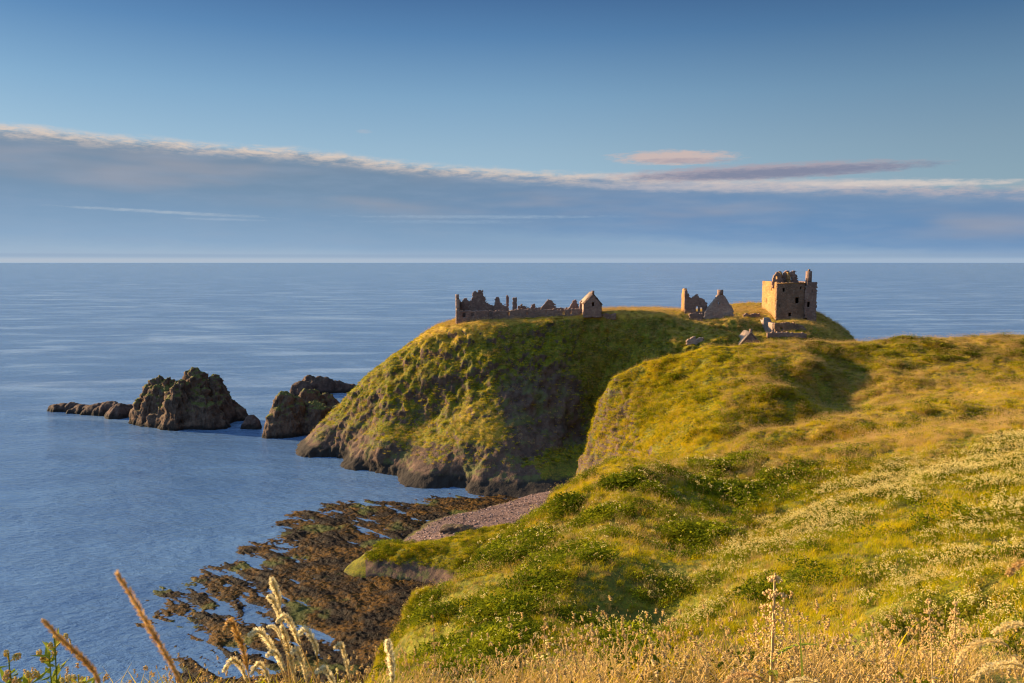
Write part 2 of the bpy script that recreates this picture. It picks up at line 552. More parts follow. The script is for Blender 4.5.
gx = np.arange(-85, 145, 0.42)
gy = np.arange(196, 350, 0.42)
X, Y = np.meshgrid(gx, gy)
Z = head_h(X, Y)
Z = np.where(Z > 0, Z, Z * 1.5)
Uc, Vc, _ = proj(X, Y, Z)
Z = Z + fbm(X / 6, Y / 6, 0, 3, .55, 71) * 1.3 * sstep(Uc, 640, 665) * sstep(Uc, 770, 745) * sstep(Vc, 311, 316)
Xd, Yd, Zd, N, st = cliff_detail(X, Y, Z, 1.35, 1.0, 10.5, 0.3)
N2 = normals(Xd, Yd, Zd)
U_, V_, _ = proj(Xd, Yd, Zd)
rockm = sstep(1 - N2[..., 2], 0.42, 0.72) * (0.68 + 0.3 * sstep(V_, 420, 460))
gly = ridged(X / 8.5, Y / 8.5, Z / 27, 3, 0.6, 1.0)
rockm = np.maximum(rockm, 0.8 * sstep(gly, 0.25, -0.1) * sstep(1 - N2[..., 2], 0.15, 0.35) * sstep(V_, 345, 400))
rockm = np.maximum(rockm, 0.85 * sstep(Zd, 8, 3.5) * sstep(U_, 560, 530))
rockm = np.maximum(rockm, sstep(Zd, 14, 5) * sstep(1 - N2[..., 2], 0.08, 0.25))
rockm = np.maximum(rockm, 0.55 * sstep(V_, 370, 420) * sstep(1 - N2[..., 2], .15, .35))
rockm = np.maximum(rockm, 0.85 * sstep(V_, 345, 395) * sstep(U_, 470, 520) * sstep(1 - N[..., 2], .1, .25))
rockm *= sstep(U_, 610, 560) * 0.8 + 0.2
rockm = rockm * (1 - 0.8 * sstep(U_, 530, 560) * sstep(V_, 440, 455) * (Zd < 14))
drym = 0.35 * sstep(Zd, 30, 42) * sstep(st, 0.7, 0.1) + 0.36 + 0.35 * sstep(V_, 322, 315) + 0.25 * sstep(V_, 350, 330) * sstep(U_, 520, 480)
HM = terrain_mat('headland_turf_and_rock', 1.0, tide=3.2)
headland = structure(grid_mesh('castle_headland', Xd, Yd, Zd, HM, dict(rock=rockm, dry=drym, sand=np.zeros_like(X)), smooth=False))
HG = dict(X=Xd, Y=Yd, Z=Zd, N=N2, rock=rockm)

# --- mainland: cliff-top hill under the camera, the next headland, the spur and the beach
MP = [
    (0, 0, 58.3), (0, -8, 58.6), (5, -8, 58.8), (12, 0, 59.0), (0, -30, 59), (30, -30, 60), (60, 0, 60), (-6, -30, 57), (-45, -30, 0), (-40, 0, 0), (0, -80, 60), (100, -60, 61), (100, 0, 58), (-50, -80, 0), (120, 60, 50), (160, 120, 46),
    (0, 3, 57.75), (-2, 3, 57.4), (2, 3, 57.9), at(512, 690, 5), at(700, 688, 5), at(900, 686, 5), at(1040, 684, 5), at(300, 720, 5), at(100, 740, 5),
    (-6, 4, 55.0), (-9, 8, 50), (-7, 12, 46), (-7, 22, 42), (-14, 15, 35), (-20, 22, 20), (-28, 30, 6), (-33, 45, 1.0), (-9, 30, 35), (-14, 45, 20),
    # hidden dip between the verge at the camera and the slope
    (-3, 9, 50.5), (0, 9, 52.2), (3, 9.5, 52.6), (6, 9.5, 53.2), (9, 9, 54.0), (0, 14, 49.8), (4, 14, 50.6), (8, 14, 51.5), (-3, 14, 48.5), at(1024, 640, 10), at(1100, 620, 10),
    # brow of the foreground hill, left to right
    at(385, 664, 22), at(400, 632, 27), at(440, 592, 35), at(470, 574, 39), at(500, 556, 43), at(530, 528, 48), at(560, 501, 53), at(592, 477, 58),
    at(640, 469, 59), at(700, 463, 61), at(760, 455, 64), at(800, 449, 66), at(860, 441, 67), at(920, 431, 66), at(1024, 416, 64), at(1150, 400, 62),
    # its face towards the camera: first ridge, trough, second ridge
    at(460, 650, 22.5), at(500, 640, 21.5), at(430, 632, 26), at(480, 600, 31), at(520, 565, 36), at(560, 610, 24), at(600, 640, 20.5), at(600, 560, 28), at(640, 500, 42), at(560, 535, 42), at(600, 510, 42), at(690, 476, 53), at(620, 530, 34.5),
    at(660, 640, 24), at(655, 605, 26.3), at(690, 563, 34.5), at(750, 520, 43.5), at(820, 485, 51), at(900, 458, 55),
    at(705, 645, 18.5), at(722, 600, 21.5), at(760, 570, 24.5), at(810, 535, 29), at(870, 500, 35), at(950, 475, 40), at(1024, 455, 45),
    at(800, 640, 17), at(800, 600, 20), at(880, 570, 21.5), at(930, 540, 25), at(1000, 510, 29), at(960, 620, 14.5), at(1024, 600, 13), at(900, 650, 14.5), at(1040, 560, 16),
    at(1024, 436, 54), at(1150, 440, 45), at(1300, 500, 25),
    # ground falling away behind the brow
    (-1.5, 52, 33), (-3.5, 46, 35), (1.8, 59, 35), (-5.0, 38, 38), (-6.5, 31, 40), (4, 66, 35), (-5.2, 25, 44), (-5, 12, 48), (-3.8, 7, 53), (12, 69, 38), (20, 70, 40),
    (-9, 40, 31), (-9, 55, 24), (-12, 60, 21), (-16, 80, 10), (-20, 100, 4), (-10, 80, 19), (-10, 100, 9), (-4, 100, 14), (2, 100, 18), (0, 65, 32),
    at(478, 581, 75), at(444, 600, 70), at(414, 622, 64), at(396, 652, 55), at(520, 562, 85), (8, 65, 38), (5, 75, 31), (14, 78, 36), (22, 78, 38), (30, 76, 40), (45, 76, 41),
    # the next headland: terrace, slope, crest
    at(700, 461, 84), at(740, 452, 80), at(780, 440, 79), at(830, 427, 78), at(870, 420, 78), at(900, 416, 79), at(960, 410, 80), at(1024, 405, 82), at(870, 434, 75.5), at(940, 425, 75), at(1150, 395, 82),
    at(655, 468, 93), at(680, 452, 94), at(700, 438, 95.5), at(735, 420, 98.5), at(763, 406, 101.5), at(785, 384, 106), at(807, 357, 117),
    at(800, 405, 108), at(825, 392, 113), at(775, 434, 98), at(740, 442, 94), at(850, 389, 113), at(830, 408, 106), at(900, 378, 111), at(1024, 378, 107), at(840, 362, 121), at(900, 350, 121), at(1024, 350, 119),
    at(645, 435, 112), at(650, 400, 120), at(690, 390, 114), at(740, 366, 116), at(680, 425, 104), at(725, 395, 108), at(660, 380, 124), at(700, 368, 121),
    at(612, 384, 130), at(622, 370, 130), at(645, 359, 130), at(675, 350, 131), at(700, 345.5, 131), at(730, 344.5, 128), at(745, 343.5, 128), at(762, 340.5, 129), at(820, 336, 130), at(900, 334, 131), at(960, 333, 131), at(1024, 332, 131), at(1150, 331, 131),
    at(601, 420, 128), at(592, 468, 122), at(622, 430, 121), at(640, 464, 105), at(620, 464, 112), at(1300, 340, 125),
    # behind the crest, and the side over the beach
    (7, 120, 16), (3, 112, 10), (9, 136, 12), (16, 146, 14), (27, 152, 24), (30, 165, 8), (45, 155, 30), (50, 175, 10), (80, 160, 30), (80, 185, 8), (130, 175, 25), (130, 200, 2), (180, 180, 25), (4, 100, 20), (-2, 120, 7), (20, 180, 4), (50, 200, 6), (90, 205, 6), (130, 225, -3), (60, 225, 6), (180, 230, -6),
    # spur and its foot
    lev(345, 562, -.4), lev(345, 548, -.4), lev(352, 590, -.2), lev(355, 538, .2), at(366, 557, 152), at(372, 570, 148),
    at(385, 544, 158), at(410, 542, 157), at(440, 540, 157), at(475, 538, 156), (5, 140, 16), (2, 130, 14),
    at(376, 552, 153.5), at(388, 547, 153.5), at(410, 546, 152), at(440, 545, 151), at(475, 543, 150), at(510, 541, 148), (6, 150, 12), at(380, 582, 145.5), at(400, 597, 142), at(430, 601, 140), at(465, 590, 138),
    at(440, 534, 163), at(500, 526, 165), at(395, 543, 163), at(470, 565, 143), at(420, 568, 147), (8, 165, 5),
    # beach
    lev(570, 492, 2.6), lev(540, 500, 2.2), lev(500, 512, 1.5), lev(500, 528, 2.3), lev(450, 530, 1.6), lev(400, 543, 1.4), lev(430, 522, 1.1), lev(480, 508, 1.1), lev(520, 498, 1.2), lev(460, 518, 1.4), lev(470, 495, -0.5), lev(420, 505, -.3), lev(360, 520, -0.2),
    lev(380, 600, 0.7), lev(410, 625, 1.0), lev(390, 660, 1.0), lev(360, 683, 1.0), lev(340, 640, .4), lev(300, 600, 0), lev(250, 560, -.3), lev(200, 600, -.8), lev(150, 620, -1.5), lev(250, 660, -0.1), lev(200, 660, -0.8), lev(300, 683, .3), lev(120, 683, -2), lev(300, 540, -.4),
    (-60, 100, -3), (-55, 60, -3), (-60, 20, -3), (-60, 150, -3), (-75, -40, -4), (-50, 190, -3), (-100, 120, -8), (-100, 0, -8),
]
MRBF = RBF(MP, eps=1.2, smooth=0.05)


def main_h(x, y):
    z = MRBF(x, y)
    r = np.hypot(x, y)
    z = z - 0.30 * sstep(r, 8, 16) - 0.55 * sstep(r, 75, 110) * (z > 8)
    return z - 1.3 * sstep(z, 0.9, 0.3) * sstep(y, 90, 100) * (y < 215)


ang = np.concatenate([np.linspace(-180, -60, 40)[:-1], np.linspace(-60, -34, 60)[:-1], np.linspace(-34, 36, 900)[:-1], np.linspace(36, 60, 40)[:-1], np.linspace(60, 180, 40)])
rad = np.concatenate([[0.02], np.geomspace(0.6, 45, 300)[:-1], np.linspace(45, 135, 330)[:-1], np.linspace(135, 225, 200)[:-1], np.linspace(225, 260, 10)])
A_, R_ = np.meshgrid(R(1) * ang, rad)
X = np.sin(A_) * R_; Y = np.cos(A_) * R_
Z = main_h(X, Y)
ds = sstep(R_, 5, 60)
N = normals(X, Y, Z)
Ub, Vb, _ = proj(X, Y, Z)
steep = sstep(1 - N[..., 2], 0.16, 0.5) * sstep(R_, 20, 70) * np.where(R_ > 60, sstep(Ub, 700, 640), 1)
wl = 7.0
# turf undulation, tussocks, gullies on the sea faces
und = fbm(X / 9, Y / 9, 0, 3, 0.5, 2) * 0.40 * ds * sstep(R_, 30, 100) + fbm(X / 1.7, Y / 1.7, 0, 4, 0.55, 4) * (0.06 + 0.22 * ds)
gul = (ridged(X / wl, Y / wl, Z / 16, 4, 0.55, 9) - 0.1) * 1.3 + fbm(X / 1.6, Y / 1.6, Z / 1.6, 4, 0.6, 12) * 0.5
beach = sstep(Z, 2.8, 1.4)
und = und + (fbm(X / 4.5, Y / 4.5, 0, 3, .55, 61) * .42 + ridged(X / 11, Y / 11, 0, 2, .5, 63) * .35) * sstep(R_, 72, 88) * sstep(R_, 136, 126)
d = (und * (1 - steep) + gul * steep) * (1 - 0.85 * beach) + beach * (R_ > 120) * (fbm(X / .8, Y / .5, 0, 3, .7, 51) * .07 + np.sin(Y * 1.3 + fbm(X / 8, Y / 8, 0, 2, .5, 52) * 5) * .05)
Z0 = Z
Xm, Ym, Zm = X + N[..., 0] * d, Y + N[..., 1] * d, Z + N[..., 2] * d
N2 = normals(Xm, Ym, Zm)
U_, V_, Fd = proj(Xm, Ym, Zm)
rockm = sstep(1 - N2[..., 2], 0.30, 0.55) * sstep(R_, 60, 90) * 0.7 * sstep(U_, 720, 660)
rockm = np.maximum(rockm, 0.80 * sstep(V_, 380, 425) * sstep(U_, 655, 625) * (R_ > 90) * (Zm > 10) * sstep(1 - N[..., 2], 0.1, 0.3))
spur = (U_ > 365) & (U_ < 560) & (R_ > 128) & (R_ < 165)
rockm = np.where(spur, np.maximum(0.66 * sstep(Zm, 5.2, 2.2), 0.6 * sstep(U_, 388, 378)), rockm)
sandm = sstep(Zm, 4.6, 3.4) * sstep(Y, 156, 162) * sstep(Zm, 0.5, 0.9)
drym = 0.30 + 0.45 * sstep(V_, 350, 340) + 0.0 * X
drym = drym + 0.25 * sstep(U_, 720, 900) * (R_ > 70)
MM = terrain_mat('cliff_turf', 2.2, tide=0.9)
mainland = structure(grid_mesh('grassy_cliff_terrain', Xm, Ym, Zm, MM, dict(rock=rockm, dry=drym, sand=sandm)))

# ---------------------------------------------------------------- object helpers
def thing(name, label, cat, loc=(0, 0, 0), group=None):
    o = bpy.data.objects.new(name, None)
    o.empty_display_size = 0.3
    COL.objects.link(o)
    o.location = loc
    o['label'] = label
    o['category'] = cat
    if group:
        o['group'] = group
    return o


def tag(o, label, cat, group=None, kind=None):
    o['label'] = label
    o['category'] = cat
    if group:
        o['group'] = group
    if kind:
        o['kind'] = kind
    return o


def under(o, parent):
    """hang a mesh built in world space under its thing"""
    o.parent = parent
    off = Vector(parent.location)
    q = parent
    while q.parent:
        q = q.parent
        off += Vector(q.location)
    me = o.data
    me.transform(Matrix.Translation(-off))
    return o


# ---------------------------------------------------------------- foreshore: wave-cut shelf hung with weed
FP = [lev(u, v, z) for u, v, z in [
    (250, 515, -1.8), (200, 545, -2), (140, 570, -2), (100, 600, -2), (95, 640, -2), (120, 665, -1.6), (90, 683, -2), (320, 492, -1.2), (360, 488, -1.2), (420, 492, -.9), (480, 489, -.3), (510, 494, .5), (540, 490, .6), (500, 499, .7),
    (365, 503, .15), (300, 513, 0), (285, 527, 0.1), (245, 548, 0), (215, 562, 0), (178, 582, 0), (152, 592, 0), (148, 612, -.1), (136, 628, -.1), (185, 652, 0), (165, 668, -.2), (190, 683, 0),
    (330, 522, .4), (400, 512, .45), (440, 506, .7), (470, 500, .55), (400, 520, .8), (440, 515, .9), (300, 560, .45), (350, 555, .6), (250, 590, .3), (200, 605, .1), (300, 615, .4), (350, 640, .6), (260, 655, .35), (225, 670, .3), (380, 595, .9), (330, 590, .55), (380, 565, 1.0), (420, 600, 1.3), (400, 640, 1.4), (300, 683, .5), (380, 683, 1.2), (420, 660, 1.2),
    (450, 524, .7), (430, 533, .7), (410, 540, .7), (500, 508, .9), (540, 497, .9), (520, 500, .9), (480, 520, .8), (480, 508, 1.0), (395, 530, .7), (560, 490, .8), (460, 500, .8), (430, 505, .8), (470, 600, 1.0), (360, 535, .55)]]
FR = RBF(FP, eps=1.0)
gx = np.arange(-78, 2, 0.22); gy = np.arange(100, 215, 0.24)
X, Y = np.meshgrid(gx, gy)
sv = X * 0.79 - Y * 0.62; tv = X * 0.62 + Y * 0.79
wob = fbm(X / 14, Y / 14, 0, 2, 0.5, 3) * 2.2
Z = FR(X, Y)
ins = sstep(Z, -1.2, 0.1)
strat = ridged(sv / 26, (tv + wob) / 3.6, 0, 3, 0.55, 21)
blk = fbm(sv / 3.2, tv / 1.1, 0, 4, 0.6, 23)
lump = fbm(X / 1.1, Y / 1.1, 0, 3, 0.7, 27)
Z = Z * 0.8 - 0.26 + ins * (0.42 * (strat - 0.05) + 0.24 * blk + 0.22 * fbm(X / 7, Y / 7, 0, 2, .5, 77) + 0.13 * np.abs(lump) + 0.08 * fbm(X / .35, Y / .35, 0, 2, .6, 29))
m, g, b, _ = new_mat('weed_covered_rock')
geo = g.n('ShaderNodeNewGeometry'); P = geo.outputs['Position']
n1 = g.noise(P, 0.14, 4, 0.6); n2 = g.noise(P, 1.3, 5, 0.7); n3 = g.noise(P, 4.5, 3, 0.6)
c = g.mix(g.ss(n2, 0.35, 0.65), (0.006, 0.004, 0.0025), (0.022, 0.011, 0.0045))
c = g.mix(g.m('MULTIPLY', g.ss(n1, 0.42, 0.60), g.ss(n2, 0.36, 0.6)), c, (0.12, 0.055, 0.006))
c = g.mix(g.m('MULTIPLY', g.ss(g.noise(P, 0.10, 3), 0.56, 0.66), 0.6), c, (0.09, 0.105, 0.022))
c = g.mix(g.m('MULTIPLY', g.ss(n3, 0.6, 0.72), 0.2), c, (0.07, 0.045, 0.026))
z = g.sep(P)[2]
c = g.mix(g.m('MULTIPLY', g.ss(z, 1.2, 2.0), 0.8), c, g.mix(g.ss(n2, .4, .6), (0.12, 0.09, 0.08), (0.22, 0.17, 0.14)))
g.put(b.inputs['Base Color'], c)
b.inputs['Roughness'].default_value = 0.6
b.inputs['Specular IOR Level'].default_value = 0.08
bump(g, b, g.m('ADD', n2, g.m('MULTIPLY', n3, 0.6)), 0.5, 1.0)
FSM = m
structure(grid_mesh('rocky_foreshore', X, Y, Z, FSM))


# ---------------------------------------------------------------- sea stacks and skerries
def rock_mat(name, c1, c2, moss):
    m, g, b, _ = new_mat(name)
    geo = g.n('ShaderNodeNewGeometry'); P = geo.outputs['Position']
    n1 = g.noise(P, 0.35, 5, 0.65); n2 = g.noise(P, 1.5, 4, 0.7)
    c = g.mix(g.ss(n1, 0.35, 0.65), c2, c1)
    c = g.mix(g.m('MULTIPLY', g.ss(n2, 0.5, 0.7), 0.5), c, (0.17, 0.12, 0.085))
    nz = g.sep(geo.outputs['Normal'])[2]
    ms = g.m('MULTIPLY', g.ss(g.m('ADD', nz, g.m('MULTIPLY', g.m('SUBTRACT', n1, 0.5), 1.6)), 0.45, 0.8), moss)
    z = g.sep(P)[2]
    ms = g.m('MULTIPLY', ms, g.ss(g.m('ADD', z, g.m('MULTIPLY', n2, 4)), 5.5, 9.5))
    c = g.mix(ms, c, g.mix(g.ss(n2, 0.4, 0.6), (0.07, 0.075, 0.018), (0.12, 0.11, 0.03)))
    wet = g.ss(g.m('ADD', z, g.m('MULTIPLY', n1, 3)), 4.0, 2.0)
    c = g.mix(wet, c, (0.022, 0.017, 0.014))
    g.put(b.inputs['Base Color'], c)
    bump(g, b, g.m('ADD', g.m('MULTIPLY', n1, 0.7), g.m('MULTIPLY', n2, 0.3)), 1.6, 1.0)
    return m


RM = rock_mat('sea_stack_rock', (0.15, 0.092, 0.062), (0.06, 0.038, 0.028), 0.95)
RM2 = rock_mat('weedy_rock', (0.11, 0.065, 0.05), (0.05, 0.03, 0.024), 0.1)


def sea_rock(name, lobes, mat, label, seed, amp=1.3, step=0.28, pw=2.6):
    L = np.array(lobes, float)
    x0, x1 = (L[:, 0] - L[:, 3]).min() - 4, (L[:, 0] + L[:, 3]).max() + 4
    y0, y1 = (L[:, 1] - L[:, 4]).min() - 4, (L[:, 1] + L[:, 4]).max() + 4
    X, Y = np.meshgrid(np.arange(x0, x1, step), np.arange(y0, y1, step))
    wx = fbm(X / 6, Y / 6, 0, 3, 0.5, seed) * 1.6; wy = fbm(X / 6, Y / 6, 5, 3, 0.5, seed) * 1.6
    Z = np.full_like(X, -6.0)
    for cx, cy, h, rx, ry, rot in lobes:
        dx, dy = X + wx - cx, Y + wy - cy
        a = R(rot)
        u, w = dx * math.cos(a) + dy * math.sin(a), -dx * math.sin(a) + dy * math.cos(a)
        r = np.sqrt((u / rx) ** 2 + (w / ry) ** 2)
        z = (h + 3) * (1 - r ** pw) - 3
        Z = np.maximum(Z, np.maximum(z, -6))
    N = normals(X, Y, Z)
    rim = sstep(Z, -5.9, -2)
    d = (ridged(X / 5.5 + Z / 9, Y / 5.5, Z / 5.5, 5, 0.68, seed) * 1.5 - 0.4) * amp + fbm(X / 2.0, Y / 2.0, Z / 1.4, 4, 0.68, seed + 2) * amp * 0.8
    d = d * rim * (0.45 + 0.55 * sstep(Z, 0, 8))
    o = grid_mesh(name, X + N[..., 0] * d, Y + N[..., 1] * d, Z + N[..., 2] * d, mat, smooth=False)
    return tag(o, label, 'rock')


def lb(u, v, Y, rx, ry, rot=0):
    x, y, z = at(u, v, Y)
    return (x, y, z, rx, ry, rot)


sea_rock('sea_stack', [lb(160, 377, 300, 12, 9), lb(150, 384, 299, 9, 8), lb(172, 377, 298, 10, 9), lb(146, 392, 299, 8, 7), lb(191, 368, 297, 11, 9, 20), lb(180, 381, 291, 10, 8), lb(214, 374, 301, 9, 8, -20), lb(224, 389, 301, 5.5, 6), lb(200, 396, 289, 12, 6),
                       lb(235, 401, 303, 5, 4), lb(168, 404, 292, 12, 6)],
         RM, 'largest craggy sea stack standing alone in open water, mossy on its left side', 3.0, 1.3, 0.28, 1.7)
sea_rock('skerry', [lb(61, 404, 322, 7, 3.5), lb(74, 403, 321, 8, 3.5), lb(92, 405, 318, 9, 3.5), lb(108, 402, 314, 9, 4.5), lb(122, 404, 310, 9, 5), lb(84, 404, 319, 8, 3.5), lb(100, 403, 316, 8, 4)],
         RM2, 'long low dark reef running left from the big sea stack', 5.0, 0.5)
sea_rock('skerry', [lb(250, 415, 288, 4.2, 3.0, -15), lb(254, 419, 287, 3.0, 2.4)], RM2, 'small dark rock alone in the water right of the big stack', 8.0, 0.4, 0.22)
sea_rock('sea_stack', [lb(286, 393, 278, 8, 8), lb(298, 397, 280, 8, 7), lb(316, 402, 282, 9, 7, 20), lb(278, 410, 275, 6, 5), lb(335, 408, 283, 9, 6), lb(310, 389, 296, 8, 7), lb(326, 393, 300, 8, 6)],
         RM, 'dark steep sea stack close to the nose of the grassy headland', 11.0, 1.0, 0.28, 2.2)
sea_rock('skerry', [lb(312, 375, 366, 8, 6), lb(322, 377, 368, 9, 5), lb(336, 381, 370, 10, 5), lb(348, 384, 372, 6, 4), lb(303, 381, 362, 7, 6)],
         RM2, 'dark reef with a low humped back behind the steep stack', 14.0, 0.7, 0.34, 2.0)
for nm, u, v, Y, r, lab in [
        ('boulder', 413, 347, 255, 1.6, 'dark boulder on the left brow of the castle headland against the sea'),
        ('boulder', 536, 354, 240.5, 2.0, 'pinkish boulder bare in the shaded turf below the ruined wall'),
        ('boulder', 461, 534, 165, 2.6, 'mossy mound of rock standing on the pebble beach')]:
    sea = at(u, v, Y)
    bpy_me = bpy.data.meshes.new(nm)
    bm = bmesh.new()
    bmesh.ops.create_icosphere(bm, subdivisions=4, radius=r)
    for w in bm.verts:
        n = fbm(np.array([w.co.x / 1.3 + u]), np.array([w.co.y / 1.3]), np.array([w.co.z / 1.3]), 3, 0.6, 2)[0]
        w.co *= 1 + 0.28 * n
        w.co.x *= 1.9 if nm == 'boulder' and Y < 200 else 1.1
        w.co.z *= 0.75
        w.co += Vector(sea)
    bm.to_mesh(bpy_me); bm.free()
    bpy_me.materials.append(RM if Y < 200 else rock_mat('bare_rock', (0.30, 0.20, 0.17), (0.16, 0.10, 0.09), 0.0) if u == 536 else RM2)
    o = bpy.data.objects.new(nm, bpy_me); COL.objects.link(o)
    tag(o, lab, 'rock')


# ---------------------------------------------------------------- masonry
def stone_mat(name, c1, c2, mortar=0.0, sc=1.0):
    m, g, b, _ = new_mat(name)
    geo = g.n('ShaderNodeNewGeometry'); P = geo.outputs['Position']
    n1 = g.noise(P, 0.22 * sc, 5, 0.65); n2 = g.noise(P, 1.1 * sc, 4, 0.7)
    v = g.n('ShaderNodeTexVoronoi'); g.put(v.inputs['Vector'], g.vm('MULTIPLY', P, (1.0, 1.0, 1.8))); v.inputs['Scale'].default_value = 1.5 * sc
    cr = g.sep(v.outputs['Color'])[0]
    c = g.mix(g.ss(n1, 0.3, 0.7), c2, c1)
    c = g.mix(g.m('MULTIPLY', cr, 0.45), c, tuple(k * 0.5 for k in c2))
    c = g.mix(g.m('MULTIPLY', g.ss(n2, 0.55, 0.75), 0.5), c, (0.42, 0.33, 0.24))
    g.put(b.inputs['Base Color'], c)
    bump(g, b, g.m('ADD', g.m('MULTIPLY', cr, 0.5), n2), 0.35, 0.9)
    return m


STONE = stone_mat('red_rubble_masonry', (0.30, 0.185, 0.135), (0.19, 0.115, 0.09))
STONE_LIT = stone_mat('sunlit_tone_masonry', (0.43, 0.235, 0.085), (0.30, 0.155, 0.06))  # low sun's orange painted into the stone colour, for lit side walls
STONE_SHADED = stone_mat('shaded_tone_masonry', (0.26, 0.155, 0.10), (0.16, 0.095, 0.06))  # darker copy with shade painted into the stone colour, for front walls
STONE_P = stone_mat('pink_rubble_masonry', (0.42, 0.30, 0.23), (0.28, 0.18, 0.14))
SLATE = stone_mat('stone_slate_roof', (0.44, 0.31, 0.21), (0.32, 0.22, 0.15))
m, g, b, _ = new_mat('dark_opening')
g.put(b.inputs['Base Color'], (0.012, 0.010, 0.009))
DARK = m


def inpoly(px_, py_, poly):
    c = np.zeros(px_.shape, bool)
    n = len(poly)
    for i in range(n):
        x0, y0 = poly[i]; x1, y1 = poly[(i + 1) % n]
        if y0 == y1:
            continue
        t = ((y0 > py_) != (y1 > py_)) & (px_ < (x1 - x0) * (py_ - y0) / (y1 - y0) + x0)
        c ^= t
    return c


def course_wall(name, A, B, poly, holes, thick, mat, cell=0.24, seed=0):
    """masonry wall standing on plan line A-B; poly is its outline as (distance along, height); built course by course
    as one closed shell so that broken tops are ragged and openings go right through"""
    A = np.array(A, float); B = np.array(B, float)
    d = (B - A); Ln = np.linalg.norm(d); d /= Ln
    nrm = np.array([-d[1], d[0]])
    P = np.array(poly)
    s0, s1, z0, z1 = P[:, 0].min(), P[:, 0].max(), P[:, 1].min(), P[:, 1].max()
    ns, nz = int(np.ceil((s1 - s0) / cell)), int(np.ceil((z1 - z0) / cell))
    cs = s0 + (np.arange(ns) + 0.5) * (s1 - s0) / ns
    cz = z0 + (np.arange(nz) + 0.5) * (z1 - z0) / nz
    SS, ZZ = np.meshgrid(cs, cz)
    jx = fbm(SS / 0.5, ZZ / 0.4, seed, 2, 0.5, seed + 1) * 0.22
    M = inpoly(SS + jx, ZZ + jx, poly)
    for h in holes:
        M &= ~((np.abs(SS - h[0]) < h[2] / 2) & (np.abs(ZZ - h[1]) < h[3] / 2))
    ws, wz = (s1 - s0) / ns, (z1 - z0) / nz
    vid = {}
    vs, fs = [], []
    rj = np.random.default_rng(int(seed * 13) + 5)

    def V(i, j, k):
        key = (i, j, k)
        if key not in vid:
            vid[key] = len(vs)
            off = (k - 0.5) * thick + (rj.random() - 0.5) * 0.09
            s_ = s0 + i * ws + (rj.random() - 0.5) * 0.07
            p = A + d * s_ + nrm * off
            vs.append((p[0], p[1], z0 + j * wz + (rj.random() - 0.5) * 0.07))
        return vid[key]
    for j in range(nz):
        for i in range(ns):
            if not M[j, i]:
                continue
            fs.append((V(i, j, 0), V(i + 1, j, 0), V(i + 1, j + 1, 0), V(i, j + 1, 0)))
            fs.append((V(i, j, 1), V(i, j + 1, 1), V(i + 1, j + 1, 1), V(i + 1, j, 1)))
            if i == 0 or not M[j, i - 1]:
                fs.append((V(i, j, 0), V(i, j + 1, 0), V(i, j + 1, 1), V(i, j, 1)))
            if i == ns - 1 or not M[j, i + 1]:
                fs.append((V(i + 1, j, 0), V(i + 1, j, 1), V(i + 1, j + 1, 1), V(i + 1, j + 1, 0)))
            if j == 0 or not M[j - 1, i]:
                fs.append((V(i, j, 0), V(i, j, 1), V(i + 1, j, 1), V(i + 1, j, 0)))
            if j == nz - 1 or not M[j + 1, i]:
                fs.append((V(i, j + 1, 0), V(i + 1, j + 1, 0), V(i + 1, j + 1, 1), V(i, j + 1, 1)))
    return raw_mesh(name, np.array(vs), np.array(fs), mat, smooth=False)


def front(name, Y, prof, mat, holes=(), thick=0.9, seed=0, Y2=None):
    """wall seen broadside at distance Y (Y2 at its right end); outline surveyed as bearings"""
    Y2 = Y if Y2 is None else Y2
    u0, u1 = min(p[0] for p in prof), max(p[0] for p in prof)

    def yy(u):
        return Y + (Y2 - Y) * (u - u0) / (u1 - u0)
    a = at(u0, 300, Y); bb = at(u1, 300, Y2)
    A = np.array(a[:2]); B = np.array(bb[:2]); d = (B - A) / np.linalg.norm(B - A)

    def loc(u, v):
        p = at(u, v, yy(u))
        return (float(np.dot(np.array(p[:2]) - A, d)), p[2])
    hs = [(*loc(u, v), w, h) for u, v, w, h in holes]
    return course_wall(name, A, B, [loc(u, v) for u, v in prof], hs, thick, mat, seed=seed)


def depth_wall(name, x, y0, y1, zb, top, mat, holes=(), thick=0.9, seed=0):
    """wall running away from the camera; top is a list of (y, z)"""
    poly = [(0, zb)] + [(y - y0, z) for y, z in top] + [(y1 - y0, zb)]
    return course_wall(name, (x, y0), (x, y1), poly, [(y - y0, z, w, h) for y, z, w, h in holes], thick, mat, seed=seed)


def box_mesh(name, pts8, mat):
    f = np.array([(0, 3, 2, 1), (4, 5, 6, 7), (0, 1, 5, 4), (1, 2, 6, 5), (2, 3, 7, 6), (3, 0, 4, 7)])
    return raw_mesh(name, np.array(pts8), f, mat, smooth=False)


def slab(name, x0, x1, y0, y1, z0, z1, mat):
    return box_mesh(name, [(x0, y0, z0), (x1, y0, z0), (x1, y1, z0), (x0, y1, z0), (x0, y0, z1), (x1, y0, z1), (x1, y1, z1), (x0, y1, z1)], mat)


def prism_roof(name, e0, e1, r0, r1, f0, f1, th, mat):
    """two roof slopes as one closed shell: eave line e0-e1, ridge r0-r1, far eave f0-f1"""
    v = [e0, e1, r0, r1, f0, f1]
    up = [(p[0], p[1], p[2] + th) for p in v]
    vs = v + up
    fs = [(0, 1, 3, 2), (2, 3, 5, 4), (6, 8, 9, 7), (8, 10, 11, 9), (0, 6, 7, 1), (4, 5, 11, 10), (0, 2, 8, 6), (2, 4, 10, 8), (1, 7, 9, 3), (3, 9, 11, 5)]
    return raw_mesh(name, np.array(vs), np.array(fs), mat, smooth=False)


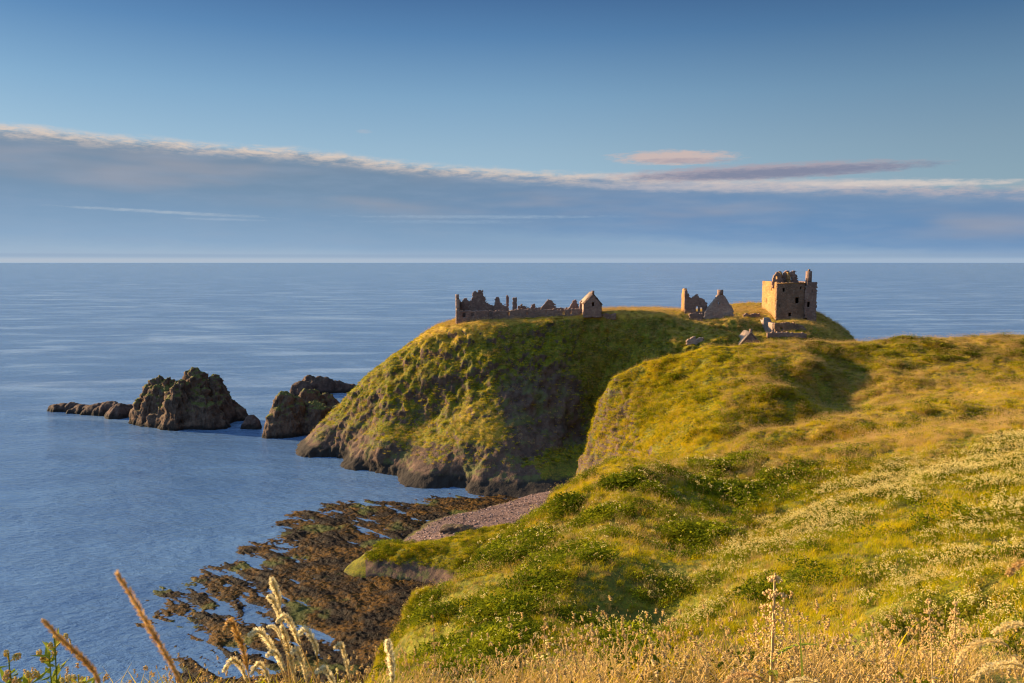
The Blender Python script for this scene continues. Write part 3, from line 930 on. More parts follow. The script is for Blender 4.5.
# the long ruined range along the cliff edge
t = thing('ruined_range', 'long roofless ruined range with broken gables on the cliff edge', 'ruin', at(500, 322, 253))
W = []
W.append(front('wall', 250, [(456.5, 330), (456.5, 311.5), (470, 310.6), (500, 310.8), (509, 311), (512, 310.2), (520, 309.2), (541, 309.2), (560, 309.5), (581, 308.5), (581, 325), (540, 328), (500, 330)], STONE,
               [(464, 315, 1.0, 1.5), (472.5, 314.3, .9, 1.1), (490.3, 314.5, 1.2, 1.5), (508.5, 313.5, .8, 1.2), (527, 313.5, .6, .9), (546, 312.5, .6, .9), (563.5, 312.5, .9, 1.1), (571, 312, .6, 1.0)], 1.0, 1, 252))
W.append(depth_wall('wall', at(457.2, 320, 250)[0], 250.2, 266, 38.5, [(250.2, at(457, 294.5, 250)[2]), (251.2, at(457, 294.5, 250)[2]), (251.8, 47.5), (258, 48), (266, 46)], STONE_P, [(256, 44.3, 1, 1.6)], 1.0, 2))
W.append(front('gable', 258, [(461, 322), (460.5, 301), (462.5, 301), (464, 298.3), (467, 298.3), (469, 301.5), (472, 300), (473, 291.5), (476, 291), (477.6, 293), (478.6, 290), (483, 290), (483.6, 296), (486, 301), (490, 304.5), (495, 305.5), (495, 320)], STONE,
               [], 1.0, 3))
W.append(front('wall', 257, [(493, 320), (493, 306), (495, 305), (495.1, 297.5), (498.8, 297), (500.5, 302), (501.5, 304), (505, 305), (508.5, 307), (508.6, 320)], STONE, [], 1.0, 4))
W.append(front('chimney', 259, [(506.2, 318), (506.2, 295.3), (508.9, 295.3), (508.9, 318)], STONE, [], 1.0, 5))
W.append(front('chimney', 257, [(512.4, 318), (512.4, 297.5), (517, 297.5), (517, 318)], STONE, [], 1.3, 6))
W.append(front('wall', 262, [(517, 320), (517, 306), (520, 307), (520.6, 304.5), (522, 304.5), (523, 306.5), (525, 305), (526, 305), (527, 308), (531, 308), (531.5, 304.3), (535, 303.8), (535.5, 307.5), (541, 308), (581, 308), (581, 318)], STONE,
               [], 0.9, 7))
W.append(front('gable', 258, [(540.5, 316), (540.8, 307.8), (544.5, 304), (547.2, 299.6), (551.2, 299.4), (553.5, 302.5), (557.6, 309), (557.6, 316)], STONE, [], 1.0, 8))
W.append(front('gable', 258, [(568.6, 315), (568.8, 308), (572, 303), (573.2, 300.2), (575.5, 299.6), (577.6, 302.5), (578.4, 308.5), (578.6, 315)], STONE, [], 1.0, 9))
W.append(front('gable', 256, [(579.6, 316), (579.6, 303), (581, 299.6), (582.5, 301), (583.5, 316)], STONE, [], 1.2, 10))
for w in W:
    under(w, t)

# small roofed house at the right end of the range
t = thing('roofed_house', 'only roofed stone house, gable end on, at the right end of the range', 'house', at(592, 315, 252))
xa, xb = at(583.6, 300, 250)[0], at(601.8, 300, 250)[0]
xm = at(593, 300, 250)[0]
zb, ze, zr = at(592, 317.5, 250)[2], at(583, 303.6, 250)[2], at(593, 293.2, 250)[2]
L0 = xb - xa
under(course_wall('gable', (xa, 250), (xb, 250), [(0, zb), (0, ze), (xm - xa, zr), (L0, ze - .3), (L0, zb)], [(xm - xa, zb + 4.2, .8, 1.2)], 0.7, STONE, seed=11), t)
under(course_wall('gable', (xa, 261), (xb, 261), [(0, zb), (0, ze), (xm - xa, zr), (L0, ze - .3), (L0, zb)], [], 0.7, STONE, seed=12), t)
under(depth_wall('wall', xa + .3, 250.4, 260.6, zb, [(250.4, ze - .05), (260.6, ze - .05)], STONE_P, [(255.5, zb + 3.2, .8, 1.2)], 0.7, 13), t)
under(depth_wall('wall', xb - .3, 250.4, 260.6, zb, [(250.4, ze - .35), (260.6, ze - .35)], STONE, [], 0.7, 14), t)
rf = under(prism_roof('roof', (xa - .35, 250.4, ze - .15), (xa - .35, 260.6, ze - .15), (xm, 250.4, zr - .05), (xm, 260.6, zr - .05), (xb + .35, 250.4, ze - .5), (xb + .35, 260.6, ze - .5), .22, SLATE), t)
under(slab('chimney', xm - .4, xm + .4, 250.1, 251.1, zr - .3, zr + .75, STONE), t)

# ruin with a tall pillar, and the lone gable
t = thing('ruined_hall', 'ruined stump with tall lit left corner beside the lone triangular gable', 'ruin', at(694, 311, 264))
Yr = 264
under(front('wall', Yr, [(684.5, 321), (684.5, 291), (686, 289), (688, 292), (688.5, 296.5), (692, 297.5), (694, 296), (696, 294), (697.5, 294.5), (698.5, 297), (703, 298.5), (706, 302), (707.3, 306), (707.3, 321)], STONE,
            [(697, 309, 1.0, 1.8), (701, 309.5, 1.0, 1.4)], 1.1, 21), t)
under(depth_wall('wall', at(684.6, 300, Yr)[0] + .3, Yr + .3, Yr + 4.0, 42.5, [(Yr + .3, at(684, 288.6, Yr)[2]), (Yr + 2.5, at(684, 289.6, Yr)[2]), (Yr + 4.0, 49.5)], STONE_LIT, [], 1.0, 22), t)
t = thing('lone_gable', 'lone triangular gable wall topped by a square chimney stub', 'ruin', at(719, 311, 262))
under(front('gable', 262, [(703.4, 321), (704.6, 312), (711, 303.5), (715.5, 298), (717.2, 295), (723.2, 295), (727, 301.5), (733, 309), (733.5, 321)], STONE_P, [(718, 303, .4, .7)], 1.5, 23), t)
under(slab('chimney', at(717.8, 292, 262)[0], at(722.8, 292, 262)[0], 261.3, 262.7, at(718, 296, 262)[2], at(718, 289.8, 262)[2], STONE), t)

# the keep
t = thing('keep_tower', 'tall square ruined keep with lit left wall and ruined caphouse', 'tower', at(788, 325, 262))
YF, YB = 262.0, 276.5
xl, xr, xw = at(776, 300, YF)[0], at(804.3, 300, YF)[0], at(815.5, 300, YF)[0]
zb, zt = at(776, 331, YF)[2], at(776, 282.2, YF)[2]
def fz(v):
    return at(780, v, YF)[2]
def fx(u):
    return at(u, 300, YF)[0]
under(course_wall('wall', (xl, YF), (xr, YF), [(0, zb), (0, zt), (xr - xl, zt - .1), (xr - xl, zb)],
                  [(fx(782.8) - xl, fz(289.8), .85, 1.35), (fx(796.5) - xl, fz(300.7), 1.15, 1.9), (fx(789.7) - xl, fz(314.7), .9, 1.0), (fx(800) - xl, fz(288), .3, .8), (fx(779.5) - xl, fz(306), .3, .8)], 1.0, STONE_SHADED, seed=31), t)
under(course_wall('wall', (xr - .2, YF - .9), (xw, YF - .9), [(0, zb), (0, fz(292)), (.4, fz(284)), (.4, zt + .1), (xw - xr, zt), (xw - xr + .2, zb)],
                  [(fx(807.6) - xr, fz(304.4), 1.0, 1.7), (fx(805.6) - xr, fz(319.5), .8, 1.2), (fx(811) - xr, fz(291), .35, .9)], 1.0, STONE, seed=32), t)
def bz(y, v):
    return at(768, v, y)[2]
under(depth_wall('wall', xl + .45, YF + .55, YB, zb, [(YF + .55, zt), (YB, zt + .1)], STONE_LIT,
                 [(266.6, bz(266.6, 288.6), .75, 1.5), (271.8, bz(271.8, 300.8), .75, 1.9)], 1.0, 33), t)
under(depth_wall('wall', xw - .5, YF - .4, YB, zb, [(YF - .4, zt), (YB, zt)], STONE, [(269, zt - 5, .9, 1.5)], 1.0, 34), t)
under(course_wall('wall', (xl, YB), (xw, YB), [(0, zb), (0, zt), (xw - xl, zt), (xw - xl, zb)], [(5, zt - 4, .9, 1.5)], 1.0, STONE, seed=35), t)
under(slab('wall_walk', xl + .9, xw - .95, YF + .5, YB - .5, zt - 1.3, zt - 1.0, STONE), t)
under(slab('string_course', xl - .14, xr, YF - .64, YF - .5, zt - .45, zt - .2, STONE_LIT), t)
cz0 = zt - 1.0
under(front('gable', 264.5, [(771.5, 288), (771.8, 281), (773.2, 276.5), (775.5, 273.6), (777.3, 271.2), (779.5, 271.4), (781, 275), (781.5, 278.5), (783.2, 278), (783.5, 288)], STONE, [(776.3, 277.6, .7, .9)], .9, 36), t)
under(front('gable', 266.5, [(782.5, 288), (782.5, 275.5), (784.3, 272), (786, 271), (788.6, 270.6), (789.5, 274.5), (790.5, 272), (792, 270.8), (794.6, 271.4), (796.2, 276.5), (798.3, 281), (798.3, 288)], STONE, [(790, 279, .8, 1.0)], .9, 37), t)
under(depth_wall('gable', fx(783.4), YF + 3, YF + 9, cz0, [(YF + 3, fz(274)), (YF + 4.5, fz(271.5)), (YF + 6, fz(275)), (YF + 9, fz(280))], STONE_LIT, [], .9, 38), t)
under(depth_wall('gable', fx(791), YF + 2, YF + 9, cz0, [(YF + 2, fz(279)), (YF + 3.2, fz(273)), (YF + 5, fz(270.8)), (YF + 7, fz(276)), (YF + 9, fz(280))], STONE_LIT, [], .9, 39), t)
ch = under(slab('chimney', fx(805.6), fx(810.4), YF - .6, YF + .8, zt - 1.2, fz(271), STONE), t)
under(slab('chimney_pot', fx(807.2), fx(809), YF - .3, YF + .3, fz(271), fz(269.2), STONE), ch)

# bastion and broken walls at the foot of the keep
t = thing('ruined_bastion', 'broken pink stone bastion lit by the sun below the keep', 'ruin', at(772, 331, 250))
xs = at(774, 328, 251)[0]
under(depth_wall('wall', xs, 251, 264, 36.0, [(251, at(774, 323, 251)[2]), (255, 41.0), (257, 42.3), (260, 42.2), (261, 41.2), (264, 41)], STONE_P, [], 1.2, 41), t)
under(front('wall', 250.5, [(774, 340), (774, 322.8), (780, 323.4), (786, 322.2), (795, 323.4), (801, 325.5), (806, 330), (806, 340)], STONE_SHADED, [(781, 328.5, .8, .8)], 1.2, 42), t)
for i, (a, Yw, lab) in enumerate([
        ([(767, 338), (767, 333), (772, 331.8), (779, 332.8), (786, 331.6), (794, 333), (803, 332.5), (806, 334.5), (806, 338)], 243, 'low broken wall between the bastion and the near grass crest'),
        ([(743, 322), (743, 315), (746, 313.4), (750, 314.4), (754, 313.2), (758, 313.4), (761, 316), (762, 322)], 267, 'low ruined wall block just left of the keep'),
        ([(689, 322), (689, 313.6), (696, 313), (703, 314), (703, 322)], 258, 'low straight wall at the foot of the stump with the lit corner'),
        ([(686, 350), (686.5, 340), (690, 338.5), (693.5, 336.6), (697, 338.2), (702, 337.6), (704.4, 341), (704.8, 350)], 238, 'broken gatehouse wall in the shaded gully below the stump'),
        ([(602, 320), (602, 314), (606, 313.4), (611, 314.2), (616, 313.2), (616, 320)], 252, 'low rubble wall right of the roofed house')]):
    o = front('ruined_wall', Yw, a, STONE_P if i in (3,) else STONE, [], 1.0, 50 + i)
    tag(o, lab, 'wall')

# small house below the bastion: only its roof and gable clear the near crest
t = thing('gate_cottage', 'small cottage whose sunlit roof shows over the near grass crest', 'house', at(750, 350, 236))
g0 = at(751.2, 332.5, 233); g1 = at(744, 330.6, 243)
hw = 3.1
ea = 3.6
def P3(c, dx, dz):
    return (c[0] + dx, c[1], c[2] + dz)
under(prism_roof('roof', P3(g0, -hw - .3, -ea - .2), P3(g1, -hw - .3, -ea - .2), P3(g0, 0, 0), P3(g1, 0, 0), P3(g0, hw + .3, -ea - .2), P3(g1, hw + .3, -ea - .2), .25, SLATE), t)
for gg in (g0, g1):
    dy = .45 if gg is g0 else -.45
    under(course_wall('gable', (gg[0] - hw, gg[1] + dy), (gg[0] + hw, gg[1] + dy), [(0, gg[2] - ea - 3.5), (0, gg[2] - ea), (hw, gg[2] - .05), (2 * hw, gg[2] - ea), (2 * hw, gg[2] - ea - 3.5)], [(hw, gg[2] - ea - .2, .7, 1.0)], .6, STONE, seed=61), t)
for sgn in (-1, 1):
    a = (g0[0] + sgn * (hw - .3), g0[1] + .5); bb = (g1[0] + sgn * (hw - .3), g1[1] - .5)
    Lw = math.hypot(bb[0] - a[0], bb[1] - a[1])
    under(course_wall('wall', a, bb, [(0, g0[2] - ea - 3.5), (0, g0[2] - ea), (Lw, g1[2] - ea), (Lw, g1[2] - ea - 3.5)], [(Lw / 2, g0[2] - ea - 1.6, .8, 1.0)], .55, STONE_P, seed=62 + sgn), t)
under(slab('chimney', g0[0] - .35, g0[0] + .35, g0[1] + .1, g0[1] + .8, g0[2] - .3, g0[2] + 1.0, STONE), t)


# ---------------------------------------------------------------- vegetation
def leaf_mat(name, cols, rough=0.7, trans=0.35, patch=0.25, dryc=None, rnd=0.35):
    m = bpy.data.materials.new(name)
    m.use_nodes = True
    tt = m.node_tree; tt.nodes.clear()
    g = NG(tt)
    out = g.n('ShaderNodeOutputMaterial')
    oi = g.n('ShaderNodeObjectInfo')
    geo = g.n('ShaderNodeNewGeometry')
    P = geo.outputs['Position']
    f = g.m('ADD', g.m('MULTIPLY', oi.outputs['Random'], rnd), g.m('MULTIPLY', g.noise(P, patch, 3, 0.6), 1 - rnd))
    f = g.ss(f, 0.28, 0.68)
    n = len(cols)
    c = g.ramp(f, [(i / (n - 1), cols[i]) for i in range(n)])
    # pale dry tips: an attribute that runs along each blade
    if dryc is not None:
        c = g.mix(g.m('MULTIPLY', attr(g, 'tip'), 0.8), c, dryc)
    d = g.n('ShaderNodeBsdfDiffuse'); g.put(d.inputs[0], c)
    tr = g.n('ShaderNodeBsdfTranslucent'); g.put(tr.inputs[0], c)
    mx = g.n('ShaderNodeMixShader'); mx.inputs[0].default_value = trans
    tt.links.new(d.outputs[0], mx.inputs[1]); tt.links.new(tr.outputs[0], mx.inputs[2])
    tt.links.new(mx.outputs[0], out.inputs[0])
    return m


class PM:
    """collects blades, leaves and small seeds into one mesh"""
    def __init__(self):
        self.v, self.f, self.t, self.mi = [], [], [], []
        self.n = 0

    def blade(self, base, h, w, az, lean, curl, seg=3, mi=0, tipw=0.12, hang=0.0):
        d = np.array([math.cos(az), math.sin(az), 0]); s = np.array([-math.sin(az), math.cos(az), 0])
        s = s * math.cos(hang) + d * math.sin(hang)
        p = np.array(base, float); a = lean
        rows = []
        for k in range(seg + 1):
            t = k / seg
            ww = w * (1 - t) ** 0.6 if k < seg else w * tipw
            rows.append((p - s * ww / 2, p + s * ww / 2, t))
            p = p + (d * math.sin(a) + np.array([0, 0, 1]) * math.cos(a)) * h / seg
            a += curl / seg
        for k, (l, r, t) in enumerate(rows):
            self.v += [l, r]; self.t += [t, t]
        for k in range(seg):
            b0 = self.n + 2 * k
            self.f.append((b0, b0 + 1, b0 + 3, b0 + 2)); self.mi.append(mi)
        self.n += 2 * (seg + 1)
        return p

    def leaf(self, c, L, w, n_az, tilt, mi=0, t=0.3):
        d = np.array([math.cos(n_az) * math.cos(tilt), math.sin(n_az) * math.cos(tilt), math.sin(tilt)])
        s = np.array([-math.sin(n_az), math.cos(n_az), 0])
        c = np.array(c, float)
        self.v += [c, c + d * L * .5 + s * w / 2 - np.array([0, 0, L * .06]), c + d * L, c + d * L * .5 - s * w / 2 - np.array([0, 0, L * .06])]
        self.t += [t] * 4
        self.f.append((self.n, self.n + 1, self.n + 2, self.n + 3)); self.mi.append(mi)
        self.n += 4

    def blob(self, c, r, mi=0, t=0.9, rs=random, sq=1.0):
        """small octahedral seed or floret"""
        c = np.array(c, float)
        rot = Euler((rs.random() * 3, rs.random() * 3, rs.random() * 3)).to_matrix()
        D = [(1, 0, 0), (0, 1, 0), (-1, 0, 0), (0, -1, 0), (0, 0, sq), (0, 0, -sq)]
        self.v += [c + np.array(rot @ Vector(q)) * r for q in D]
        self.t += [t] * 6
        n = self.n
        for a in ((0, 1, 4), (1, 2, 4), (2, 3, 4), (3, 0, 4), (1, 0, 5), (2, 1, 5), (3, 2, 5), (0, 3, 5)):
            self.f.append(tuple(n + q for q in a)); self.mi.append(mi)
        self.n += 6

    def tube(self, pts, r0, r1, mi=0, k=5, t=0.5):
        P = [np.array(p, float) for p in pts]
        m = len(P)
        base = self.n
        for i, p in enumerate(P):
            d = P[min(i + 1, m - 1)] - P[max(i - 1, 0)]
            d = d / (np.linalg.norm(d) + 1e-9)
            a = np.cross(d, [0.31, 0.9, 0.2]); a /= np.linalg.norm(a) + 1e-9
            bb = np.cross(d, a)
            r = r0 + (r1 - r0) * i / (m - 1)
            for q in range(k):
                th = 2 * math.pi * q / k
                self.v.append(p + (a * math.cos(th) + bb * math.sin(th)) * r); self.t.append(t)
        for i in range(m - 1):
            for q in range(k):
                self.f.append((base + i * k + q, base + i * k + (q + 1) % k, base + (i + 1) * k + (q + 1) % k, base + (i + 1) * k + q)); self.mi.append(mi)
        self.n += m * k

    def build(self, name, mats, link=True):
        me = bpy.data.meshes.new(name)
        me.from_pydata([tuple(map(float, q)) for q in self.v], [], self.f)
        a = me.attributes.new('tip', 'FLOAT', 'POINT')
        a.data.foreach_set('value', np.array(self.t, np.float32))
        for q in mats:
            me.materials.append(q)
        me.polygons.foreach_set('material_index', np.array(self.mi, np.int32))
        o = bpy.data.objects.new(name, me)
        if link:
            COL.objects.link(o)
        return o


G1 = leaf_mat('green_blade', [(0.12, 0.16, 0.005), (0.26, 0.27, 0.005), (0.46, 0.38, 0.006), (0.58, 0.38, 0.015)], patch=0.10, dryc=(0.60, 0.44, 0.012), trans=0.4)
G2 = leaf_mat('straw_blade', [(0.30, 0.20, 0.03), (0.44, 0.28, 0.05), (0.50, 0.33, 0.09)], patch=0.3, dryc=(0.62, 0.40, 0.15), trans=0.35)
G3 = leaf_mat('herb_leaf', [(0.055, 0.070, 0.005), (0.125, 0.14, 0.006), (0.25, 0.24, 0.010)], patch=0.5, trans=0.3)
G4 = leaf_mat('cream_floret', [(0.66, 0.49, 0.14), (0.80, 0.66, 0.27)], patch=1.0, trans=0.35)
G5 = leaf_mat('brown_seed', [(0.42, 0.27, 0.09), (0.56, 0.38, 0.16)], patch=1.0, trans=0.25)
PROTO = bpy.data.collections.new('plant_kinds')       # not linked to the scene
rp = random.Random(11)


def proto_grass(nb, rad, h, w, m, seedheads=0, lean=0.35):
    p = PM()
    for i in range(nb):
        r = rad * math.sqrt(rp.random()); a = rp.random() * 6.283
        p.blade((r * math.cos(a), r * math.sin(a), -0.03), h * rp.uniform(.55, 1.1), w * rp.uniform(.6, 1.2), rp.random() * 6.283, rp.uniform(.02, lean), rp.uniform(.2, 1.1), 3)
    for i in range(seedheads):
        r = rad * math.sqrt(rp.random()); a = rp.random() * 6.283
        e = p.blade((r * math.cos(a), r * math.sin(a), 0), h * rp.uniform(1.0, 1.35), w * .45, rp.random() * 6.283, rp.uniform(.02, .25), rp.uniform(.1, .4), 2, 1, 1.0)
        for k in range(5):
            p.blob(e + np.array([rp.uniform(-.004, .004), rp.uniform(-.004, .004), -.012 * k]), .006, 1, sq=2.2, rs=rp)
    return p.build('grass_clump', m, False)


def proto_herb(nl, rad, h, L, fl, fm=1, frad=0.03):
    p = PM()
    for i in range(nl):
        a = rp.random() * 6.283; r = rad * rp.random() ** .6; z = h * (rp.random() ** .7) * (1 - (r / rad) ** 2 * .5)
        p.leaf((r * math.cos(a), r * math.sin(a), z), L * rp.uniform(.6, 1.3), L * .5 * rp.uniform(.6, 1.2), rp.random() * 6.283, rp.uniform(-.3, .9), 0)
    for i in range(fl):
        a = rp.random() * 6.283; r = rad * rp.random() ** .5
        z = h * rp.uniform(.85, 1.3)
        for k in range(7):
            q = (r * math.cos(a) + rp.gauss(0, frad * .6), r * math.sin(a) + rp.gauss(0, frad * .6), z + rp.gauss(0, frad * .9))
            p.blob(q, frad * rp.uniform(.22, .46), fm, rs=rp, sq=.9)
        p.blade((r * math.cos(a), r * math.sin(a), 0), z, .006, a, .02, .05, 1, 0, 1.0)
    return p.build('herb_clump', [G3, G4], False)


KINDS = [
    proto_grass(60, .20, .34, .011, [G1, G2]), proto_grass(60, .22, .42, .010, [G1, G2], 4), proto_grass(55, .22, .30, .012, [G1, G2], 0, .7),      # 0-2 green
    proto_grass(55, .20, .40, .008, [G2, G2], 9), proto_grass(50, .22, .46, .008, [G2, G5], 9),                                                     # 3-4 straw
    proto_herb(90, .24, .30, .07, 0), proto_herb(100, .26, .36, .06, 2),                                                                             # 5-6 leafy
    proto_herb(110, .24, .34, .06, 4, frad=.036), proto_herb(110, .26, .42, .055, 6, frad=.034),                                                                           # 7-8 flowering
]
_m, _g, _b, _ = new_mat('beach_stone')
_oi = _g.n('ShaderNodeObjectInfo')
_g.put(_b.inputs['Base Color'], _g.ramp(_oi.outputs['Random'], [(0, (0.07, 0.045, 0.038)), (.6, (0.22, 0.13, 0.10)), (1, (0.38, 0.26, 0.21))]))
_bm = bmesh.new(); bmesh.ops.create_icosphere(_bm, subdivisions=2, radius=.5)
for _v in _bm.verts:
    _v.co *= 1 + rp.uniform(-.16, .16); _v.co.z *= .6
_me = bpy.data.meshes.new('stone'); _bm.to_mesh(_me); _bm.free(); _me.materials.append(_m)
KINDS.append(bpy.data.objects.new('stone', _me))
for i, o in enumerate(KINDS):
    o.name = 'plant_kind_%02d' % i
    PROTO.objects.link(o)

NGRP = bpy.data.node_groups.new('scatter', 'GeometryNodeTree')
NGRP.interface.new_socket('Geometry', in_out='INPUT', socket_type='NodeSocketGeometry')
NGRP.interface.new_socket('Geometry', in_out='OUTPUT', socket_type='NodeSocketGeometry')
_n = NGRP.nodes; _l = NGRP.links
gi = _n.new('NodeGroupInput'); go = _n.new('NodeGroupOutput')
iop = _n.new('GeometryNodeInstanceOnPoints'); ci = _n.new('GeometryNodeCollectionInfo')
ci.inputs['Collection'].default_value = PROTO
ci.inputs['Separate Children'].default_value = True
ci.inputs['Reset Children'].default_value = True


def named(nm, ty):
    a = _n.new('GeometryNodeInputNamedAttribute'); a.data_type = ty
    a.inputs['Name'].default_value = nm
    return a.outputs['Attribute']


_l.new(gi.outputs[0], iop.inputs['Points']); _l.new(ci.outputs[0], iop.inputs['Instance'])
iop.inputs['Pick Instance'].default_value = True
_l.new(named('kind', 'INT'), iop.inputs['Instance Index'])
_l.new(named('rot', 'FLOAT_VECTOR'), iop.inputs['Rotation'])
_l.new(named('scl', 'FLOAT_VECTOR'), iop.inputs['Scale'])
_l.new(iop.outputs[0], go.inputs[0])


def scatter(name, P, kind, rot, scl, label, cat):
    me = bpy.data.meshes.new(name)
    me.vertices.add(len(P)); me.vertices.foreach_set('co', P.astype(np.float32).ravel())
    a = me.attributes.new('kind', 'INT', 'POINT'); a.data.foreach_set('value', kind.astype(np.int32))
    a = me.attributes.new('rot', 'FLOAT_VECTOR', 'POINT'); a.data.foreach_set('vector', rot.astype(np.float32).ravel())
    a = me.attributes.new('scl', 'FLOAT_VECTOR', 'POINT'); a.data.foreach_set('vector', scl.astype(np.float32).ravel())
    o = bpy.data.objects.new(name, me)
    COL.objects.link(o)
    md = o.modifiers.new('scatter', 'NODES'); md.node_group = NGRP
    return tag(o, label, cat, kind='stuff')


def sample(X, Y, Z, dens):
    """random points on a grid surface; dens is points per square metre at each cell"""
    p00 = np.stack([X, Y, Z], -1)
    a, bq, cq, dq = p00[:-1, :-1], p00[:-1, 1:], p00[1:, 1:], p00[1:, :-1]
    area = np.linalg.norm(np.cross(cq - a, dq - bq), axis=-1) / 2
    e = area * dens[:-1, :-1]
    k = rng.poisson(e)
    idx = np.repeat(np.arange(k.size), k.ravel())
    a, bq, cq, dq = (q.reshape(-1, 3)[idx] for q in (a, bq, cq, dq))
    s, t_ = rng.random((2, len(idx), 1))
    P = (a * (1 - s) + bq * s) * (1 - t_) + (dq * (1 - s) + cq * s) * t_
    return P, idx


def pix(cond, u, v, poly):
    return inpoly(u, v, poly)


# near hill
U_, V_, Fd = proj(Xm, Ym, Zm)
D_ = np.sqrt(Xm ** 2 + Ym ** 2)
view = (Fd > 0.5) & (U_ > -160) & (U_ < 1180) & (V_ < 900)
slopeN = N2[..., 2]
dens = np.where(D_ < 9, 34, np.where(D_ < 22, 22, np.where(D_ < 70, 13, 8.0)))
dens = dens * (1 + 2.0 * sstep(1 - slopeN, .1, .4) * (D_ > 40)) * view * (D_ > 2.6) * (Zm > 2.6) * (1 - 0.75 * sstep(rockm, 0.3, 0.7)) * (1 - sstep(sandm, .2, .6))
dens = dens * np.where((D_ > 75) & (D_ < 200) & (Zm < 25) & (Xm > 15), 0, 1)
P, idx = sample(Xm, Ym, Zm, dens)
n = len(P)
u, v, f = proj(P[:, 0], P[:, 1], P[:, 2])
dist = np.linalg.norm(P[:, :2], axis=1)
n1 = fbm(P[:, 0] / 6, P[:, 1] / 6, 0, 3, .5, 31); n2 = fbm(P[:, 0] / 1.8, P[:, 1] / 1.8, 0, 2, .5, 33); n3 = fbm(P[:, 0] / 14, P[:, 1] / 14, 0, 2, .5, 37)
FLOWER = [(600, 640), (640, 590), (700, 560), (760, 525), (830, 490), (900, 462), (960, 445), (1100, 425), (1100, 485), (1000, 492), (900, 510), (840, 540), (780, 560), (740, 600), (700, 640)]
FLOWER2 = [(860, 575), (930, 540), (1000, 505), (1100, 485), (1100, 690), (760, 690), (800, 650), (850, 640)]
SHRUB = [(610, 680), (590, 620), (640, 560), (700, 530), (760, 500), (700, 560), (660, 620), (660, 680)]
STRAWL = [(590, 478), (700, 462), (830, 446), (1100, 410), (1100, 432), (960, 440), (840, 462), (720, 485), (650, 490), (590, 495)]
pf = 0.52 * inpoly(u, v, FLOWER) + 0.50 * inpoly(u, v, FLOWER2)
pf = pf + (0.6 * n2 + .4 * n1) * (pf > 0)
ph = np.where(dist > 70, np.where(dist > 135, .25, 0.09), 0.13) + 0.30 * inpoly(u, v, SHRUB) + np.where(dist > 70, .12, 0.30) * n1 + .55 * (dist < 62) * sstep(n2 + .4 * n1, .05, .45) * sstep(u, 860, 740) + 0.28 * ((u < 620) & (dist < 45) & (v > 520))
ps = 0.10 + 0.40 * inpoly(u, v, STRAWL) + 0.75 * sstep(dist, 8, 6) + 0.25 * n3 + 0.22 * (dist > 72) * sstep(u, 700, 860) + 0.22 * (dist > 70) * sstep(v, 352, 342)
ps = (ps - 0.25 * ((dist > 72) & (u < 720) & (v > 350))) * np.where((u < 380) & (dist < 30), .25, 1)
q = rng.random(n)
pf = pf * (dist > 9) + .06 * ((dist <= 9) & (dist > 3.2)); ph = ph * (dist > 8)
kind = np.where(q < pf, 7 + (rng.random(n) < .5), -1)
q = rng.random(n); kind = np.where((kind < 0) & (q < ph), 5 + ((rng.random(n) < .14) & (dist < 60)), kind)
q = rng.random(n); kind = np.where((kind < 0) & (q < ps), 3 + (rng.random(n) < .5), kind)
kind = np.where(kind < 0, rng.integers(0, 3, n), kind)
sc = np.interp(dist, [0, 6, 20, 60, 130, 220], [.7, .72, .85, 1.25, 1.9, 2.4]) * rng.uniform(.7, 1.3, n) * (1 + .4 * n2 + .3 * n1)
sc = sc * np.where((kind == 5) | (kind == 6), 1.25 + .5 * n2, 1)
rot = np.stack([rng.normal(0, .12, n), rng.normal(0, .12, n), rng.uniform(0, 6.283, n)], 1)
scl = np.stack([sc, sc, sc * rng.uniform(.75, 1.2, n) * np.interp(dist, [0, 9, 12, 20, 60, 130], [.45, .45, .7, .75, .62, .40])], 1)
herbk = (kind == 5) | (kind == 6)
for sel, nm, lab, cat in [((kind < 3), 'grass', 'green tussocky grass over the cliff top and slopes', 'grass'),
                          ((kind == 3) | (kind == 4), 'dry_grass', 'straw-coloured seeding grass among the green turf', 'dry grass'),
                          (herbk, 'leafy_herbs', 'dark leafy herbs in patches on the near slope', 'herbs'),
                          (kind >= 7, 'flowering_herbs', 'cream-flowered herbs in drifts across the near hill', 'wildflowers')]:
    scatter(nm, P[sel], kind[sel], rot[sel], scl[sel], lab, cat)

# loose stones on the beach and along the weed line
dens = 4.0 * sandm * (Zm > 0.5) * (Ym > 140)
P, idx = sample(Xm, Ym, Zm, dens)
n = len(P)
sc = .10 + .55 * rng.random(n) ** 5 + .05 * rng.random(n)
scatter('pebbles', P, np.full(n, 9), np.stack([rng.normal(0, .3, n), rng.normal(0, .3, n), rng.uniform(0, 6.28, n)], 1), np.stack([sc, sc * rng.uniform(.6, 1, n), sc], 1),
        'mixed stones and cobbles strewn over the pink beach', 'pebbles')

# turf on the castle headland
X, Y, Z = HG['X'], HG['Y'], HG['Z']
u_, v_, f_ = proj(X, Y, Z)
dens = 1.6 * (Y < 300) * (Z > 5) * (1 - 0.8 * sstep(HG['rock'], .35, .75))
kx0, kx1 = xl - 1, xw + 1
dens = dens * ~((X > kx0) & (X < kx1) & (Y > 260) & (Y < 278)) * ~((X > at(583, 300, 250)[0]) & (X < at(602, 300, 250)[0]) & (Y > 249) & (Y < 262))
P, idx = sample(X, Y, Z, dens)
n = len(P)
u, v, f = proj(P[:, 0], P[:, 1], P[:, 2])
n1 = fbm(P[:, 0] / 12, P[:, 1] / 12, 0, 3, .5, 41)
ps = .24 + .35 * n1 + .40 * sstep(v, 345, 322) + .15 * sstep(v, 322, 314)
kind = np.where(rng.random(n) < ps, 4, np.where(rng.random(n) < .38 + .35 * sstep(u, 640, 680) * sstep(v, 313, 317), 5, 0))
